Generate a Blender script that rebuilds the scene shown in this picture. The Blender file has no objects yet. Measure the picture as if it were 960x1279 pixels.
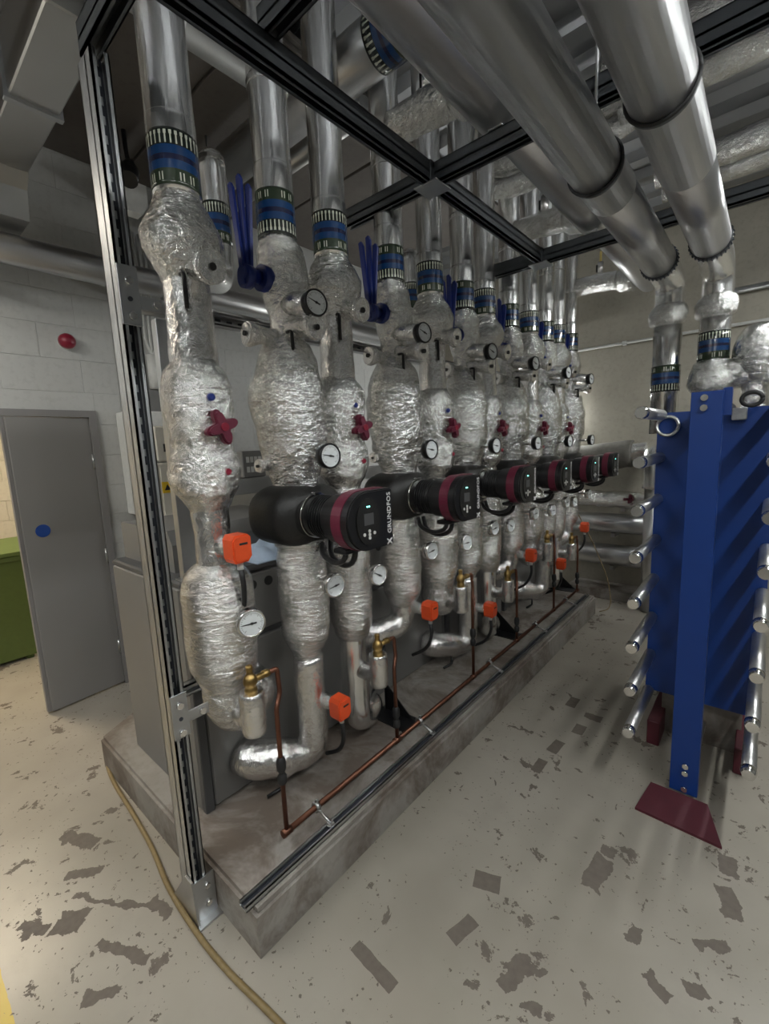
import bpy, math, random
from mathutils import Vector, Matrix, noise
random.seed(7)
PI = math.pi
scene = bpy.context.scene
C = scene.collection

# ------------------------------------------------------------------ camera
F_PX, CX, CY, CAM_H = 555.0, 480.0, 639.5, 1.70
dY = Vector((483, -104, F_PX)).normalized()
dZ = -Vector((164, 3726, F_PX)); dZ = (dZ - dZ.dot(dY) * dY).normalized()
dX = dY.cross(dZ)
cam_d = bpy.data.cameras.new('camera'); cam = bpy.data.objects.new('camera', cam_d); C.objects.link(cam)
cam_d.sensor_fit = 'VERTICAL'; cam_d.sensor_height = 36.0; cam_d.lens = F_PX / 1279.0 * 36.0
cam_d.clip_start = 0.02; cam_d.clip_end = 100
def cw(v): return Vector((dX.dot(v), dY.dot(v), dZ.dot(v)))
R_, U_, B_ = cw(Vector((1, 0, 0))), cw(Vector((0, -1, 0))), cw(Vector((0, 0, -1)))
cam.matrix_world = Matrix(((R_.x, U_.x, B_.x, 0), (R_.y, U_.y, B_.y, 0), (R_.z, U_.z, B_.z, CAM_H), (0, 0, 0, 1)))
scene.camera = cam

# ------------------------------------------------------------------ world, exposure
w = bpy.data.worlds.new('world'); scene.world = w; w.use_nodes = True
w.node_tree.nodes['Background'].inputs[0].default_value = (0.5, 0.52, 0.55, 1)
w.node_tree.nodes['Background'].inputs[1].default_value = 0.05
vs = scene.view_settings
vs.view_transform = 'Standard'; vs.look = 'None'; vs.gamma = 1.0; vs.exposure = 0.95; vs.use_curve_mapping = False
LAMP = 42.0        # strength of the cool batten lamps in the plant room
WARM = 30.0        # strength of the warm lamp in the passage

# ------------------------------------------------------------------ materials
class NT:
    def __init__(s, name):
        s.m = bpy.data.materials.new(name); s.m.use_nodes = True
        s.t = s.m.node_tree; s.n = s.t.nodes; s.b = s.n['Principled BSDF']
    def lk(s, a, b): s.t.links.new(a, b)
    def put(s, sock, v):
        if isinstance(v, (int, float, tuple)): sock.default_value = v
        else: s.lk(v, sock)
    def coord(s, scale=(1, 1, 1), kind='Object'):
        tc = s.n.new('ShaderNodeTexCoord'); mp = s.n.new('ShaderNodeMapping')
        s.lk(tc.outputs[kind], mp.inputs[0]); mp.inputs['Scale'].default_value = scale
        return mp.outputs[0]
    def noise(s, co, scale, detail=3, rough=.5, dist=0):
        x = s.n.new('ShaderNodeTexNoise'); s.lk(co, x.inputs['Vector'])
        x.inputs['Scale'].default_value = scale; x.inputs['Detail'].default_value = detail
        x.inputs['Roughness'].default_value = rough; x.inputs['Distortion'].default_value = dist
        return x.outputs['Fac']
    def voro(s, co, scale, feature='F1'):
        x = s.n.new('ShaderNodeTexVoronoi'); x.feature = feature; s.lk(co, x.inputs['Vector'])
        x.inputs['Scale'].default_value = scale; return x.outputs['Distance']
    def math(s, op, a, b=0.0, c=0.0):
        x = s.n.new('ShaderNodeMath'); x.operation = op
        s.put(x.inputs[0], a); s.put(x.inputs[1], b); s.put(x.inputs[2], c); return x.outputs[0]
    def ramp(s, f, lo, hi):
        x = s.n.new('ShaderNodeMapRange'); s.lk(f, x.inputs[0]); x.inputs[1].default_value = lo; x.inputs[2].default_value = hi
        return x.outputs[0]
    def mix(s, f, a, b):
        x = s.n.new('ShaderNodeMix'); x.data_type = 'RGBA'
        s.put(x.inputs['Factor'], f); s.put(x.inputs['A'], a); s.put(x.inputs['B'], b); return x.outputs['Result']
    def bump(s, h, strength, dist=.01):
        x = s.n.new('ShaderNodeBump'); s.lk(h, x.inputs['Height']); x.inputs['Strength'].default_value = strength
        x.inputs['Distance'].default_value = dist; s.lk(x.outputs[0], s.b.inputs['Normal'])
    def sep(s, co):
        x = s.n.new('ShaderNodeSeparateXYZ'); s.lk(co, x.inputs[0]); return x.outputs
    def set(s, col=None, rough=None, metal=None, emit=None, es=0, coat=None):
        if col is not None: s.put(s.b.inputs['Base Color'], col)
        if rough is not None: s.put(s.b.inputs['Roughness'], rough)
        if metal is not None: s.b.inputs['Metallic'].default_value = metal
        if coat is not None: s.b.inputs['Coat Weight'].default_value = coat
        if emit is not None: s.b.inputs['Emission Color'].default_value = emit; s.b.inputs['Emission Strength'].default_value = es
        return s.m
def rgb(r, g, b): return (r, g, b, 1.0)
M = {}
def simple(name, col, rough=.5, metal=0.0, var=.12, sc=30, bump=0.0, coat=0):
    t = NT(name); co = t.coord()
    f = t.noise(co, sc, 4)
    dk = tuple(c * (1 - var) for c in col[:3]) + (1,); lt = tuple(min(1, c * (1 + var)) for c in col[:3]) + (1,)
    if bump: t.bump(f, bump)
    M[name] = t.set(t.mix(f, dk, lt), rough, metal, coat=coat)
# crinkled foil
def foil(name, base, rough, s1, b1, s2=90, aniso=(1, 1, 1), dist=.012):
    t = NT(name); co = t.coord(aniso)
    n1 = t.noise(co, s1, 4, .6, 1.4)
    ridge = t.math('ABSOLUTE', t.math('SUBTRACT', n1, .5)); v = t.voro(co, s1 * 1.5)
    n2 = t.math('ABSOLUTE', t.math('SUBTRACT', t.noise(co, s2, 3, .6, .8), .5))
    h = t.math('ADD', t.math('MULTIPLY', ridge, 1.5), t.math('ADD', t.math('MULTIPLY', v, .45), t.math('MULTIPLY', n2, .5)))
    t.bump(h, b1, dist)
    big = t.noise(co, 5, 2)
    M[name] = t.set(t.mix(big, tuple(c * .86 for c in base[:3]) + (1,), base), t.math('ADD', t.math('MULTIPLY', n1, .14), rough), 1.0)
foil('foil_crinkled', rgb(.90, .895, .88), .09, 20, .70, 58, (1, 1, 1.5), .016)
foil('foil_wrapped', rgb(.90, .89, .87), .09, 17, .68, 55, (.7, .7, 2.4), .014)
foil('foil_smooth', rgb(.95, .95, .94), .15, 11, .20, 40, (1, 1, .14))
foil('foil_sleeve', rgb(.90, .89, .88), .14, 26, .42, 60, (1, 1, .7))
foil('foil_header', rgb(.66, .66, .67), .27, 5, .07, 24, (1, .2, 1))
simple('galvanised', rgb(.52, .53, .54), .36, 1.0, .14, 14, .03)
simple('galvanised_dark', rgb(.15, .16, .17), .42, 1.0, .12, 14)
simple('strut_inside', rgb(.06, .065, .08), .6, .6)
simple('chrome', rgb(.80, .79, .77), .15, 1.0, .04)
simple('zinc', rgb(.62, .62, .62), .34, 1.0, .2, 60, .05)
simple('black_shell', rgb(.010, .0095, .009), .46, 0, .3, 120, .15)
simple('black_plastic', rgb(.007, .007, .008), .38, 0, .1)
simple('black_rubber', rgb(.015, .015, .016), .55)
simple('maroon_plastic', rgb(.115, .010, .030), .42)
simple('red_plastic', rgb(.22, .01, .03), .35)
simple('orange_plastic', rgb(.75, .085, .02), .42)
simple('blue_plastic', rgb(.010, .024, .16), .34, 0, .2)
simple('blue_paint', rgb(.001, .030, .175), .42, 0, .10, 8, .02, 0)
simple('maroon_paint', rgb(.070, .008, .016), .55, 0, .25, 12)
simple('brass', rgb(.36, .24, .09), .34, 1.0, .25, 60)
simple('copper', rgb(.20, .092, .062), .44, 1.0, .35, 25)
simple('dial_white', rgb(.74, .77, .78), .4)
simple('glassy_white', rgb(.7, .7, .68), .3)
simple('print_white', rgb(.75, .75, .75), .5, 0, 0)
simple('print_black', rgb(.02, .02, .02), .5, 0, 0)
simple('boiler_grey', rgb(.21, .205, .20), .42, .35, .06, 5)
simple('boiler_dark', rgb(.085, .085, .088), .42, .2, .1, 8)
simple('cream_metal', rgb(.60, .56, .48), .4, 0, .06)
simple('door_grey', rgb(.245, .235, .23), .42, 0, .04, 4)
simple('door_frame_grey', rgb(.23, .22, .22), .45, 0, .05, 4)
simple('bin_green', rgb(.085, .125, .03), .5, 0, .12)
simple('cloth_blue', rgb(.42, .52, .66), .8, 0, .2, 20, .3)
simple('sticker_blue', rgb(.02, .07, .30), .4)
simple('warn_yellow', rgb(.75, .48, .02), .5)
simple('canvas_grey', rgb(.15, .142, .125), .85, 0, .25, 30, .3)
simple('hose_tan', rgb(.20, .145, .065), .5, 0, .3, 60)
simple('conduit_white', rgb(.62, .62, .60), .4)
simple('wire_yellow', rgb(.72, .55, .18), .45)
simple('duct_metal', rgb(.55, .55, .54), .34, 1.0, .1, 3, .02)
simple('lamp_white', rgb(.8, .8, .8), .4)
simple('dull_wrap', rgb(.42, .42, .41), .55, .7, .1, 6)
simple('gasket', rgb(.03, .03, .03), .7)
t = NT('lamp_cool'); M['lamp_cool'] = t.set(rgb(1, 1, 1), .5, 0, rgb(.97, 1.0, .98), LAMP)
t = NT('lamp_warm'); M['lamp_warm'] = t.set(rgb(1, 1, 1), .5, 0, rgb(1.0, .84, .60), WARM)
t = NT('fill_warm_batten'); M['fill_warm_batten'] = t.set(rgb(1, 1, 1), .5, 0, rgb(1.0, .90, .74), LAMP * .38)  # glow of the added warm fill batten
t = NT('led_green'); M['led_green'] = t.set(rgb(.1, .6, .5), .5, 0, rgb(.2, 1, .8), 2.5)
t = NT('dial_glass')
# painted concrete floor with chips
def in_rect(t, x, y, cx, cy, hw, hh, a):
    ca, sa = math.cos(a), math.sin(a)
    u = t.math('ADD', t.math('MULTIPLY', t.math('SUBTRACT', x, cx), ca), t.math('MULTIPLY', t.math('SUBTRACT', y, cy), sa))
    v = t.math('ADD', t.math('MULTIPLY', t.math('SUBTRACT', x, cx), -sa), t.math('MULTIPLY', t.math('SUBTRACT', y, cy), ca))
    return t.math('MULTIPLY', t.math('LESS_THAN', t.math('ABSOLUTE', u), hw), t.math('LESS_THAN', t.math('ABSOLUTE', v), hh))
t = NT('floor_paint'); co = t.coord()
wn = t.noise(co, 14, 4, .6); wn2 = t.noise(co, 16.7, 4, .6)
X, Y, Z = t.sep(co)
xw = t.math('ADD', X, t.math('MULTIPLY', t.math('SUBTRACT', wn, .5), .07)); yw = t.math('ADD', Y, t.math('MULTIPLY', t.math('SUBTRACT', wn2, .5), .07))
xs = t.math('ADD', X, t.math('MULTIPLY', t.math('SUBTRACT', wn, .5), .012)); ys = t.math('ADD', Y, t.math('MULTIPLY', t.math('SUBTRACT', wn2, .5), .012))
mask = 0.0
for (cx, cy, hw, hh, a, rough) in [
    (-.731, 1.355, .050, .037, .35, 0), (-.716, 1.146, .026, .055, -.25, 0), (-.887, .866, .092, .022, -.06, 0), (-.409, 1.66, .035, .085, -.1, 1),
    (-.40, 1.78, .03, .025, 0, 1), (-.867, 2.779, .03, .06, 0, 0), (-.715, 2.69, .05, .03, 0, 1), (-.746, 2.52, .03, .05, 0, 0), (-.80, 2.29, .028, .06, -.1, 0), (-.815, 2.09, .025, .055, 0, 0),
    (-1.86, .265, .055, .045, .7, 1), (-1.60, .35, .11, .016, .45, 1), (-1.80, .40, .20, .010, .55, 1), (-1.52, .25, .05, .022, .8, 1),
    (-2.26, .40, .10, .03, .4, 1), (-2.05, .36, .07, .02, .9, 1), (-.009, 1.83, .03, .07, .3, 1), (-.04, 1.62, .05, .02, .6, 1), (-.16, 1.38, .04, .022, -.5, 1), (-.065, 1.44, .03, .02, .5, 1),
    (-1.95, .17, .06, .02, .6, 1), (-1.65, .50, .06, .018, .2, 1), (-.52, 1.12, .02, .05, -.3, 1), (-.44, 1.08, .03, .015, .4, 1), (-.02, 2.0, .03, .05, 0, 1), (-.25, 1.5, .02, .03, 0, 1)]:
    r = in_rect(t, xw if rough else xs, yw if rough else ys, cx, cy, hw, hh, a)
    mask = r if mask == 0.0 else t.math('MAXIMUM', mask, r)
ch = t.noise(co, 11, 6, .66, .4); ch2 = t.noise(co, 3.1, 3, .5)
chips = t.math('GREATER_THAN', t.math('ADD', ch, t.math('MULTIPLY', ch2, .42)), .835)
fine = t.math('GREATER_THAN', t.noise(co, 52, 3, .55), .665)
fine = t.math('MULTIPLY', fine, t.math('GREATER_THAN', t.noise(co, 2.3, 2), .47))
mask = t.math('MAXIMUM', mask, t.math('MAXIMUM', chips, fine))
cl = t.mix(t.ramp(t.noise(co, 1.3, 4), .35, .68), rgb(.275, .248, .208), rgb(.365, .335, .288))
cl = t.mix(t.math('MULTIPLY', t.ramp(t.noise(co, 5, 6, .7), .52, .75), .4), cl, rgb(.27, .245, .21))
under = t.mix(t.noise(co, 40, 3), rgb(.105, .085, .070), rgb(.17, .145, .122))
yl = t.math('MULTIPLY', t.math('LESS_THAN', ys, .062), t.math('LESS_THAN', t.math('ADD', ys, 0), 1.0))
yl = t.math('MULTIPLY', yl, t.math('GREATER_THAN', ys, -.04))
cl = t.mix(t.math('MULTIPLY', yl, t.math('LESS_THAN', X, -1.0)), cl, rgb(.50, .36, .05))
M['floor_paint'] = t.set(t.mix(mask, cl, under), t.math('ADD', .32, t.math('MULTIPLY', mask, .4)), 0)
t.bump(t.math('SUBTRACT', t.math('MULTIPLY', ch2, .2), mask), .10, .004)
def concrete(name, a, b, sc=1.2, rough=.75, bump=.12, stain_shade=None):
    t = NT(name); co = t.coord()
    n = t.noise(co, sc, 6, .62); n2 = t.noise(co, 26, 4, .6)
    c = t.mix(t.ramp(n, .32, .68), a, b)
    c = t.mix(t.math('MULTIPLY', t.ramp(n2, .5, .75), .3), c, tuple(v * .6 for v in a[:3]) + (1,))
    if stain_shade: c = t.mix(t.math('MULTIPLY', t.ramp(t.noise(co, 2.6, 5, .7, .5), .44, .60), .8), c, stain_shade)
    t.bump(n2, bump, .006); M[name] = t.set(c, rough, 0)
concrete('concrete_wall', rgb(.34, .315, .26), rgb(.46, .43, .36))
concrete('plinth_concrete', rgb(.22, .20, .18), rgb(.34, .315, .285), 2.2, .7, .15, rgb(.11, .08, .06))  # brown stains, darkened further to carry some of the risers' shade
concrete('soffit_concrete', rgb(.115, .10, .09), rgb(.16, .145, .13), .8)
concrete('grey_wall', rgb(.14, .14, .135), rgb(.20, .20, .19))
concrete('painted_block', rgb(.47, .47, .455), rgb(.53, .53, .515), .7, .55, .06)
concrete('passage_block', rgb(.58, .55, .48), rgb(.64, .61, .54), .7, .6, .06)
t = NT('deck_metal'); co = t.coord()
t.bump(t.noise(co, 30, 3), .03); M['deck_metal'] = t.set(t.mix(t.noise(co, 3, 4), rgb(.40, .41, .43), rgb(.52, .53, .55)), .40, 1.0)
# pipe identification band: rows of white arrows, blue with a dark stripe, green with white letters
def band_mat(name, flip):
    t = NT(name); co = t.coord(); x, y, z = t.sep(co)
    tt = t.math('ADD', t.math('MULTIPLY', z, (-1 if flip else 1) / .16), .5)
    a = t.math('MULTIPLY', t.math('ARCTAN2', y, x), 15 / PI)
    fr = t.math('FRACT', t.math('ADD', a, 40)); d = t.math('ABSOLUTE', t.math('SUBTRACT', fr, .5))
    def between(lo, hi): return t.math('MULTIPLY', t.math('GREATER_THAN', tt, lo), t.math('LESS_THAN', tt, hi))
    shaft = t.math('MULTIPLY', t.math('LESS_THAN', d, .15), between(.72, .95))
    head = t.math('MULTIPLY', t.math('LESS_THAN', d, .26), between(.88, .95))
    arrows = t.math('MAXIMUM', shaft, head)
    fr2 = t.math('FRACT', t.math('MULTIPLY', t.math('ADD', a, 40), .5)); d2 = t.math('ABSOLUTE', t.math('SUBTRACT', fr2, .5))
    ring = t.math('MULTIPLY', t.math('LESS_THAN', d2, .22), t.math('GREATER_THAN', d2, .10))
    letters = t.math('MULTIPLY', t.math('MULTIPLY', ring, between(.07, .22)), t.math('GREATER_THAN', t.math('FRACT', t.math('MULTIPLY', t.math('ADD', a, 40), .167)), .35))
    c = t.mix(between(.28, .70), rgb(.025, .04, .022), rgb(.008, .045, .145))
    c = t.mix(between(.44, .54), c, rgb(.010, .014, .05))
    c = t.mix(between(.70, 1.1), c, rgb(.012, .018, .014))
    c = t.mix(t.math('MAXIMUM', arrows, letters), c, rgb(.60, .62, .52))
    M[name] = t.set(c, .22, 0, coat=.6)
band_mat('band_up', False); band_mat('band_down', True)

# ------------------------------------------------------------------ mesh helpers
class MB:
    def __init__(s): s.v = []; s.f = []; s.sm = []
    def add(s, vs, fs, smooth=False):
        o = len(s.v); s.v += [tuple(v) for v in vs]; s.f += [tuple(i + o for i in f) for f in fs]; s.sm += [smooth] * len(fs); return s
    def box(s, x0, x1, y0, y1, z0, z1, bev=0.0):
        if bev <= 0:
            vs = [(x, y, z) for z in (z0, z1) for y in (y0, y1) for x in (x0, x1)]
            return s.add(vs, [(0, 2, 3, 1), (4, 5, 7, 6), (0, 1, 5, 4), (2, 6, 7, 3), (0, 4, 6, 2), (1, 3, 7, 5)])
        b = bev; vs = []
        def ringz(z, i):
            return [(x0 + i + b, y0 + i, z), (x1 - i - b, y0 + i, z), (x1 - i, y0 + i + b, z), (x1 - i, y1 - i - b, z), (x1 - i - b, y1 - i, z), (x0 + i + b, y1 - i, z), (x0 + i, y1 - i - b, z), (x0 + i, y0 + i + b, z)]
        for z, i in ((z0, b), (z0 + b, 0), (z1 - b, 0), (z1, b)): vs += ringz(z, i)
        fs = []
        for k in range(3):
            for j in range(8): fs.append((k * 8 + j, k * 8 + (j + 1) % 8, k * 8 + 8 + (j + 1) % 8, k * 8 + 8 + j))
        fs.append(tuple(range(7, -1, -1))); fs.append(tuple(range(24, 32)))
        return s.add(vs, fs)
    def tube(s, pts, r, seg=16, amp=0.0, nsc=9.0, caps=True, smooth=True, flat=1.0):
        pts = [Vector(p) for p in pts]; n = len(pts)
        rr = r if isinstance(r, (list, tuple)) else [r] * n
        tg = []
        for i in range(n):
            d = pts[min(i + 1, n - 1)] - pts[max(i - 1, 0)]; tg.append(d.normalized() if d.length > 1e-9 else Vector((0, 0, 1)))
        up = Vector((0, 0, 1)) if abs(tg[0].z) < .9 else Vector((1, 0, 0))
        u = (up - up.dot(tg[0]) * tg[0]).normalized(); vs = []
        for i in range(n):
            u = (u - u.dot(tg[i]) * tg[i]).normalized(); v = tg[i].cross(u)
            for k in range(seg):
                a = 2 * PI * k / seg; d = u * math.cos(a) + v * math.sin(a) * flat
                q = pts[i] + d * rr[i]
                if amp: q = q + d * amp * (noise.noise(q * nsc) + .5 * noise.noise(q * nsc * 2.7))
                vs.append(q)
        fs = [(i * seg + k, i * seg + (k + 1) % seg, (i + 1) * seg + (k + 1) % seg, (i + 1) * seg + k) for i in range(n - 1) for k in range(seg)]
        s.add(vs, fs, smooth)
        if caps:
            o = len(s.v) - len(vs)
            s.f.append(tuple(o + k for k in range(seg - 1, -1, -1))); s.f.append(tuple(o + (n - 1) * seg + k for k in range(seg))); s.sm += [False, False]
        return s
    def cyl(s, p0, p1, r, seg=16, r1=None): return s.tube([p0, p1], [r, r if r1 is None else r1], seg)
    def lathe(s, rows, seg=36, amp=0.0, nsc=9.0, sub=5, seed=0.0, caps=True, power=0):
        """rows: (z, r[, ox, oy]); smooth interpolation about a vertical axis"""
        rows = [tuple(r) + (0, 0)[: 4 - len(r)] if len(r) < 4 else tuple(r) for r in rows]
        P = []
        for i in range(len(rows) - 1):
            p0, p1, p2, p3 = rows[max(i - 1, 0)], rows[i], rows[i + 1], rows[min(i + 2, len(rows) - 1)]
            for k in range(sub):
                q = k / sub
                P.append([.5 * (2 * b + (c - a) * q + (2 * a - 5 * b + 4 * c - d) * q * q + (3 * b - a - 3 * c + d) * q ** 3) for a, b, c, d in zip(p0, p1, p2, p3)])
        P.append(list(rows[-1])); vs = []
        for z, r, ox, oy in P:
            for k in range(seg):
                a = 2 * PI * k / seg; d = Vector((math.cos(a), math.sin(a), 0)); q = Vector((ox, oy, z)) + d * max(r, .002)
                if amp:
                    h = q * nsc + Vector((seed, seed * 1.7, seed * .3)); q += d * amp * (noise.noise(h) + .6 * noise.noise(h * 2.3))
                    q.z += amp * .4 * noise.noise(h + Vector((5, 5, 5)))
                vs.append(q)
        n = len(P)
        fs = [(i * seg + k, (i + 1) * seg + k, (i + 1) * seg + (k + 1) % seg, i * seg + (k + 1) % seg) for i in range(n - 1) for k in range(seg)]
        if P[-1][0] > P[0][0]: fs = [f[::-1] for f in fs]
        s.add(vs, fs, True)
        if caps:
            o = len(s.v) - len(vs); a = tuple(o + k for k in range(seg)); b = tuple(o + (n - 1) * seg + k for k in range(seg))
            if P[-1][0] > P[0][0]: a = a[::-1]
            else: b = b[::-1]
            s.f += [a, b]; s.sm += [False, False]
        return s
    def prism(s, poly, axis, a0, a1):
        """extrude a 2D polygon along axis 'x','y','z'"""
        n = len(poly)
        def P(u, v, t): return {'x': (t, u, v), 'y': (u, t, v), 'z': (u, v, t)}[axis]
        vs = [P(u, v, a0) for u, v in poly] + [P(u, v, a1) for u, v in poly]
        fs = [tuple(range(n - 1, -1, -1)), tuple(range(n, 2 * n))] + [(i, (i + 1) % n, n + (i + 1) % n, n + i) for i in range(n)]
        return s.add(vs, fs)
    def disc(s, c, ax, r, th, seg=24):
        c = Vector(c); ax = Vector(ax).normalized(); return s.cyl(c - ax * th / 2, c + ax * th / 2, r, seg)
    def mesh(s, name, mat):
        me = bpy.data.meshes.new(name); me.from_pydata(s.v, [], s.f); me.polygons.foreach_set('use_smooth', s.sm)
        me.update(); import bmesh
        b = bmesh.new(); b.from_mesh(me); bmesh.ops.recalc_face_normals(b, faces=b.faces); b.to_mesh(me); b.free()
        me.materials.append(M[mat]); return me
    def build(s, name, mat, parent=None, loc=(0, 0, 0)):
        o = bpy.data.objects.new(name, s.mesh(name, mat)); C.objects.link(o); o.location = loc
        if parent: o.parent = parent
        return o
def bend(pts, rad, steps=7):
    """polyline with rounded corners"""
    pts = [Vector(p) for p in pts]; out = [pts[0]]
    for i in range(1, len(pts) - 1):
        r = rad[i - 1] if isinstance(rad, (list, tuple)) else rad
        a, b, c = pts[i - 1], pts[i], pts[i + 1]
        d1 = min(r, (a - b).length * .49); d2 = min(r, (c - b).length * .49)
        p, q = b + (a - b).normalized() * d1, b + (c - b).normalized() * d2
        for k in range(steps + 1):
            u = k / steps; out.append(p * (1 - u) ** 2 + b * 2 * u * (1 - u) + q * u * u)
    out.append(pts[-1]); return out
def resample(pts, step):
    out = [pts[0]]
    for a, b in zip(pts[:-1], pts[1:]):
        n = max(1, int((b - a).length / step))
        for k in range(1, n + 1): out.append(a.lerp(b, k / n))
    return out
def tag(o, label, cat, group=None):
    o['label'] = label; o['category'] = cat
    if group: o['group'] = group
    return o
def thing(name, label, cat, loc=(0, 0, 0), group=None, rz=0.0):
    o = bpy.data.objects.new(name, None); C.objects.link(o); o.location = loc; o.rotation_euler = (0, 0, rz); o.empty_display_size = .05
    return tag(o, label, cat, group)
def struct(o): o['kind'] = 'structure'; return o
def dup(root, loc, label, group=None):
    def cp(o, parent):
        c = o.copy(); C.objects.link(c); c.parent = parent
        for ch in list(o.children): cp(ch, c)
        return c
    r = cp(root, None); r.location = loc; r['label'] = label
    if group: r['group'] = group
    return r
ORD = ['first', 'second', 'third', 'fourth', 'fifth', 'sixth', 'seventh', 'eighth', 'ninth', 'tenth', 'eleventh', 'twelfth']

# ------------------------------------------------------------------ the room
XL, XR, YB, YF, ZC = -3.62, 2.6, 5.2, -2.6, 3.72
struct(MB().box(-6.2, XR, YF, YB, -.12, 0).build('floor', 'floor_paint'))
struct(MB().box(XL - .2, XR, YB, YB + .2, 0, ZC + .2).build('wall_back', 'concrete_wall'))
struct(MB().box(XR, XR + .2, YF, YB, 0, ZC + .2).build('wall_right', 'grey_wall'))
struct(MB().box(XL - .2, XR, YF - .2, YF, 0, ZC + .2).build('wall_front', 'grey_wall'))
# left wall of painted blocks, with the door opening
D0, D1, DH = -.42, 1.11, 2.03
wl = MB()
wl.box(XL - .2, XL - .003, YF, D0, 0, ZC + .2); wl.box(XL - .2, XL - .003, D1, YB, 0, ZC + .2); wl.box(XL - .2, XL - .003, D0, D1, DH, ZC + .2)
wl = struct(wl.build('wall_left', 'painted_block'))
bw, bh, bj = .44, .215, .003
bmesh_full = MB().box(0, .003, bj, bw, bj, bh, .001).mesh('block', 'painted_block')
row = 0; z = 0.0
while z < ZC:
    y = .18 + (bw / 2 if row % 2 else 0)
    while y < YB - .02:
        y0, y1 = y, min(y + bw, YB)
        zt = min(z + bh, ZC)
        inside = z < DH - .001 and y0 < D1
        if inside and y1 > D1: y0 = D1
        elif inside: y += bw; continue
        if y1 - y0 > .03:
            full = abs(y1 - y0 - bw) < 1e-6 and abs(zt - z - bh) < 1e-6
            if full and not (z < DH < z + bh and y0 < D1):
                b = bpy.data.objects.new('block', bmesh_full); C.objects.link(b); b.location = (XL - .003, y0, z); b.parent = wl
            else:
                zb = DH if (z < DH < z + bh and y0 < D1) else z
                if zt - zb > .02: MB().box(0, .003, bj, y1 - y0, bj, zt - zb, .001).build('block', 'painted_block', wl, (XL - .003, y0, zb))
        y += bw
    z += bh; row += 1
# passage behind the open half of the door
pw = struct(MB().box(-6.4, -6.2, -1.6, 2.2, 0, 2.7).build('wall_passage', 'passage_block'))
for r in range(12):
    for k in range(5):
        y0 = -.6 + k * bw + (bw / 2 if r % 2 else 0)
        if 'pbm' not in globals(): pbm = MB().box(0, .012, bj, bw, bj, bh, .0025).mesh('block', 'passage_block')
        b = bpy.data.objects.new('block', pbm); C.objects.link(b); b.location = (-6.2, y0, r * bh); b.parent = pw
struct(MB().box(-6.4, XL - .2, 2.0, 2.2, 0, 2.7).build('wall_passage_end', 'passage_block'))
struct(MB().box(-6.4, XL - .2, -1.6, -1.4, 0, 2.7).build('wall_passage_near', 'passage_block'))
struct(MB().box(-6.4, XL - .2, -1.6, 2.2, 2.7, 2.8).build('ceiling_passage', 'passage_block'))
pl = thing('ceiling_lamp', 'warm white ceiling lamp of the passage behind the grey door', 'lamp', (-4.7, .2, 2.7))
MB().box(-.55, .55, -.16, .16, -.05, 0, .01).build('housing', 'lamp_white', pl)
MB().box(-.53, .53, -.14, .14, -.062, -.05).build('diffuser', 'lamp_warm', pl)
# ribbed metal deck ceiling, ribs along X
prof = []
y = YF
while y < YB:
    prof += [(y, ZC), (y + .11, ZC), (y + .14, ZC + .06), (y + .26, ZC + .06)]; y += .29
prof = [(min(a, YB), b) for a, b in prof]
cm = MB(); n = len(prof)
cm.add([(XL - .2, a, b) for a, b in prof] + [(XR, a, b) for a, b in prof], [(i, i + 1, n + i + 1, n + i) for i in range(n - 1)])
cm.box(XL - .2, XR, YF, YB, ZC + .07, ZC + .2)
struct(cm.build('ceiling', 'deck_metal'))
# dark soffit panels over the left bay, with seams
sof = struct(MB().box(XL, -1.9, YF + .6, 4.2, ZC - .03, ZC - .005).build('trim_1', 'soffit_concrete'))
for k in range(5):
    y0 = YF + .62 + k * 1.15
    MB().box(XL + .01, -1.92, y0, y0 + 1.13, ZC - .055, ZC - .03, .004).build('panel', 'soffit_concrete', sof)
# concrete plinth the boilers and risers stand on
PZ = .18
p = MB().prism([(-2.9, .98), (-2.70, .64), (-1.197, .64), (-1.185, 4.42), (-2.9, 4.42)], 'z', 0, PZ - .02)
p.prism([(-2.885, .985), (-2.693, .652), (-1.209, .652), (-1.197, 4.41), (-2.885, 4.41)], 'z', PZ - .02, PZ)
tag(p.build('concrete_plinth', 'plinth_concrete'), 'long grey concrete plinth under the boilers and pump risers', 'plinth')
# ------------------------------------------------------------------ door
fr = struct(MB().box(XL - .19, XL + .02, D1 - .045, D1, 0, DH).box(XL - .19, XL + .02, D0, D0 + .045, 0, DH).box(XL - .19, XL + .02, D0 + .045, D1 - .045, DH - .045, DH).build('trim_2', 'door_frame_grey'))
dl = bpy.data.objects.new('door_1', None); C.objects.link(dl); struct(dl); dl.location = (XL - .02, D1 - .047, 0); dl.rotation_euler = (0, 0, math.radians(5))
MB().box(-.025, .02, -.465, 0, .012, DH - .05, .003).build('leaf', 'door_grey', dl)
MB().box(-.025, .006, -.487, -.465, .012, DH - .05, .002).build('rebate_strip', 'door_frame_grey', dl)
MB().disc((.0205, -.36, 1.245), (1, 0, 0), .042, .002, 28).build('sticker', 'sticker_blue', dl)['label'] = 'round blue sign'
for z in (.3, 1.0, 1.68): MB().cyl((.026, -.006, z - .05), (.026, -.006, z + .05), .009, 10).build('hinge', 'galvanised', dl)
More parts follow.
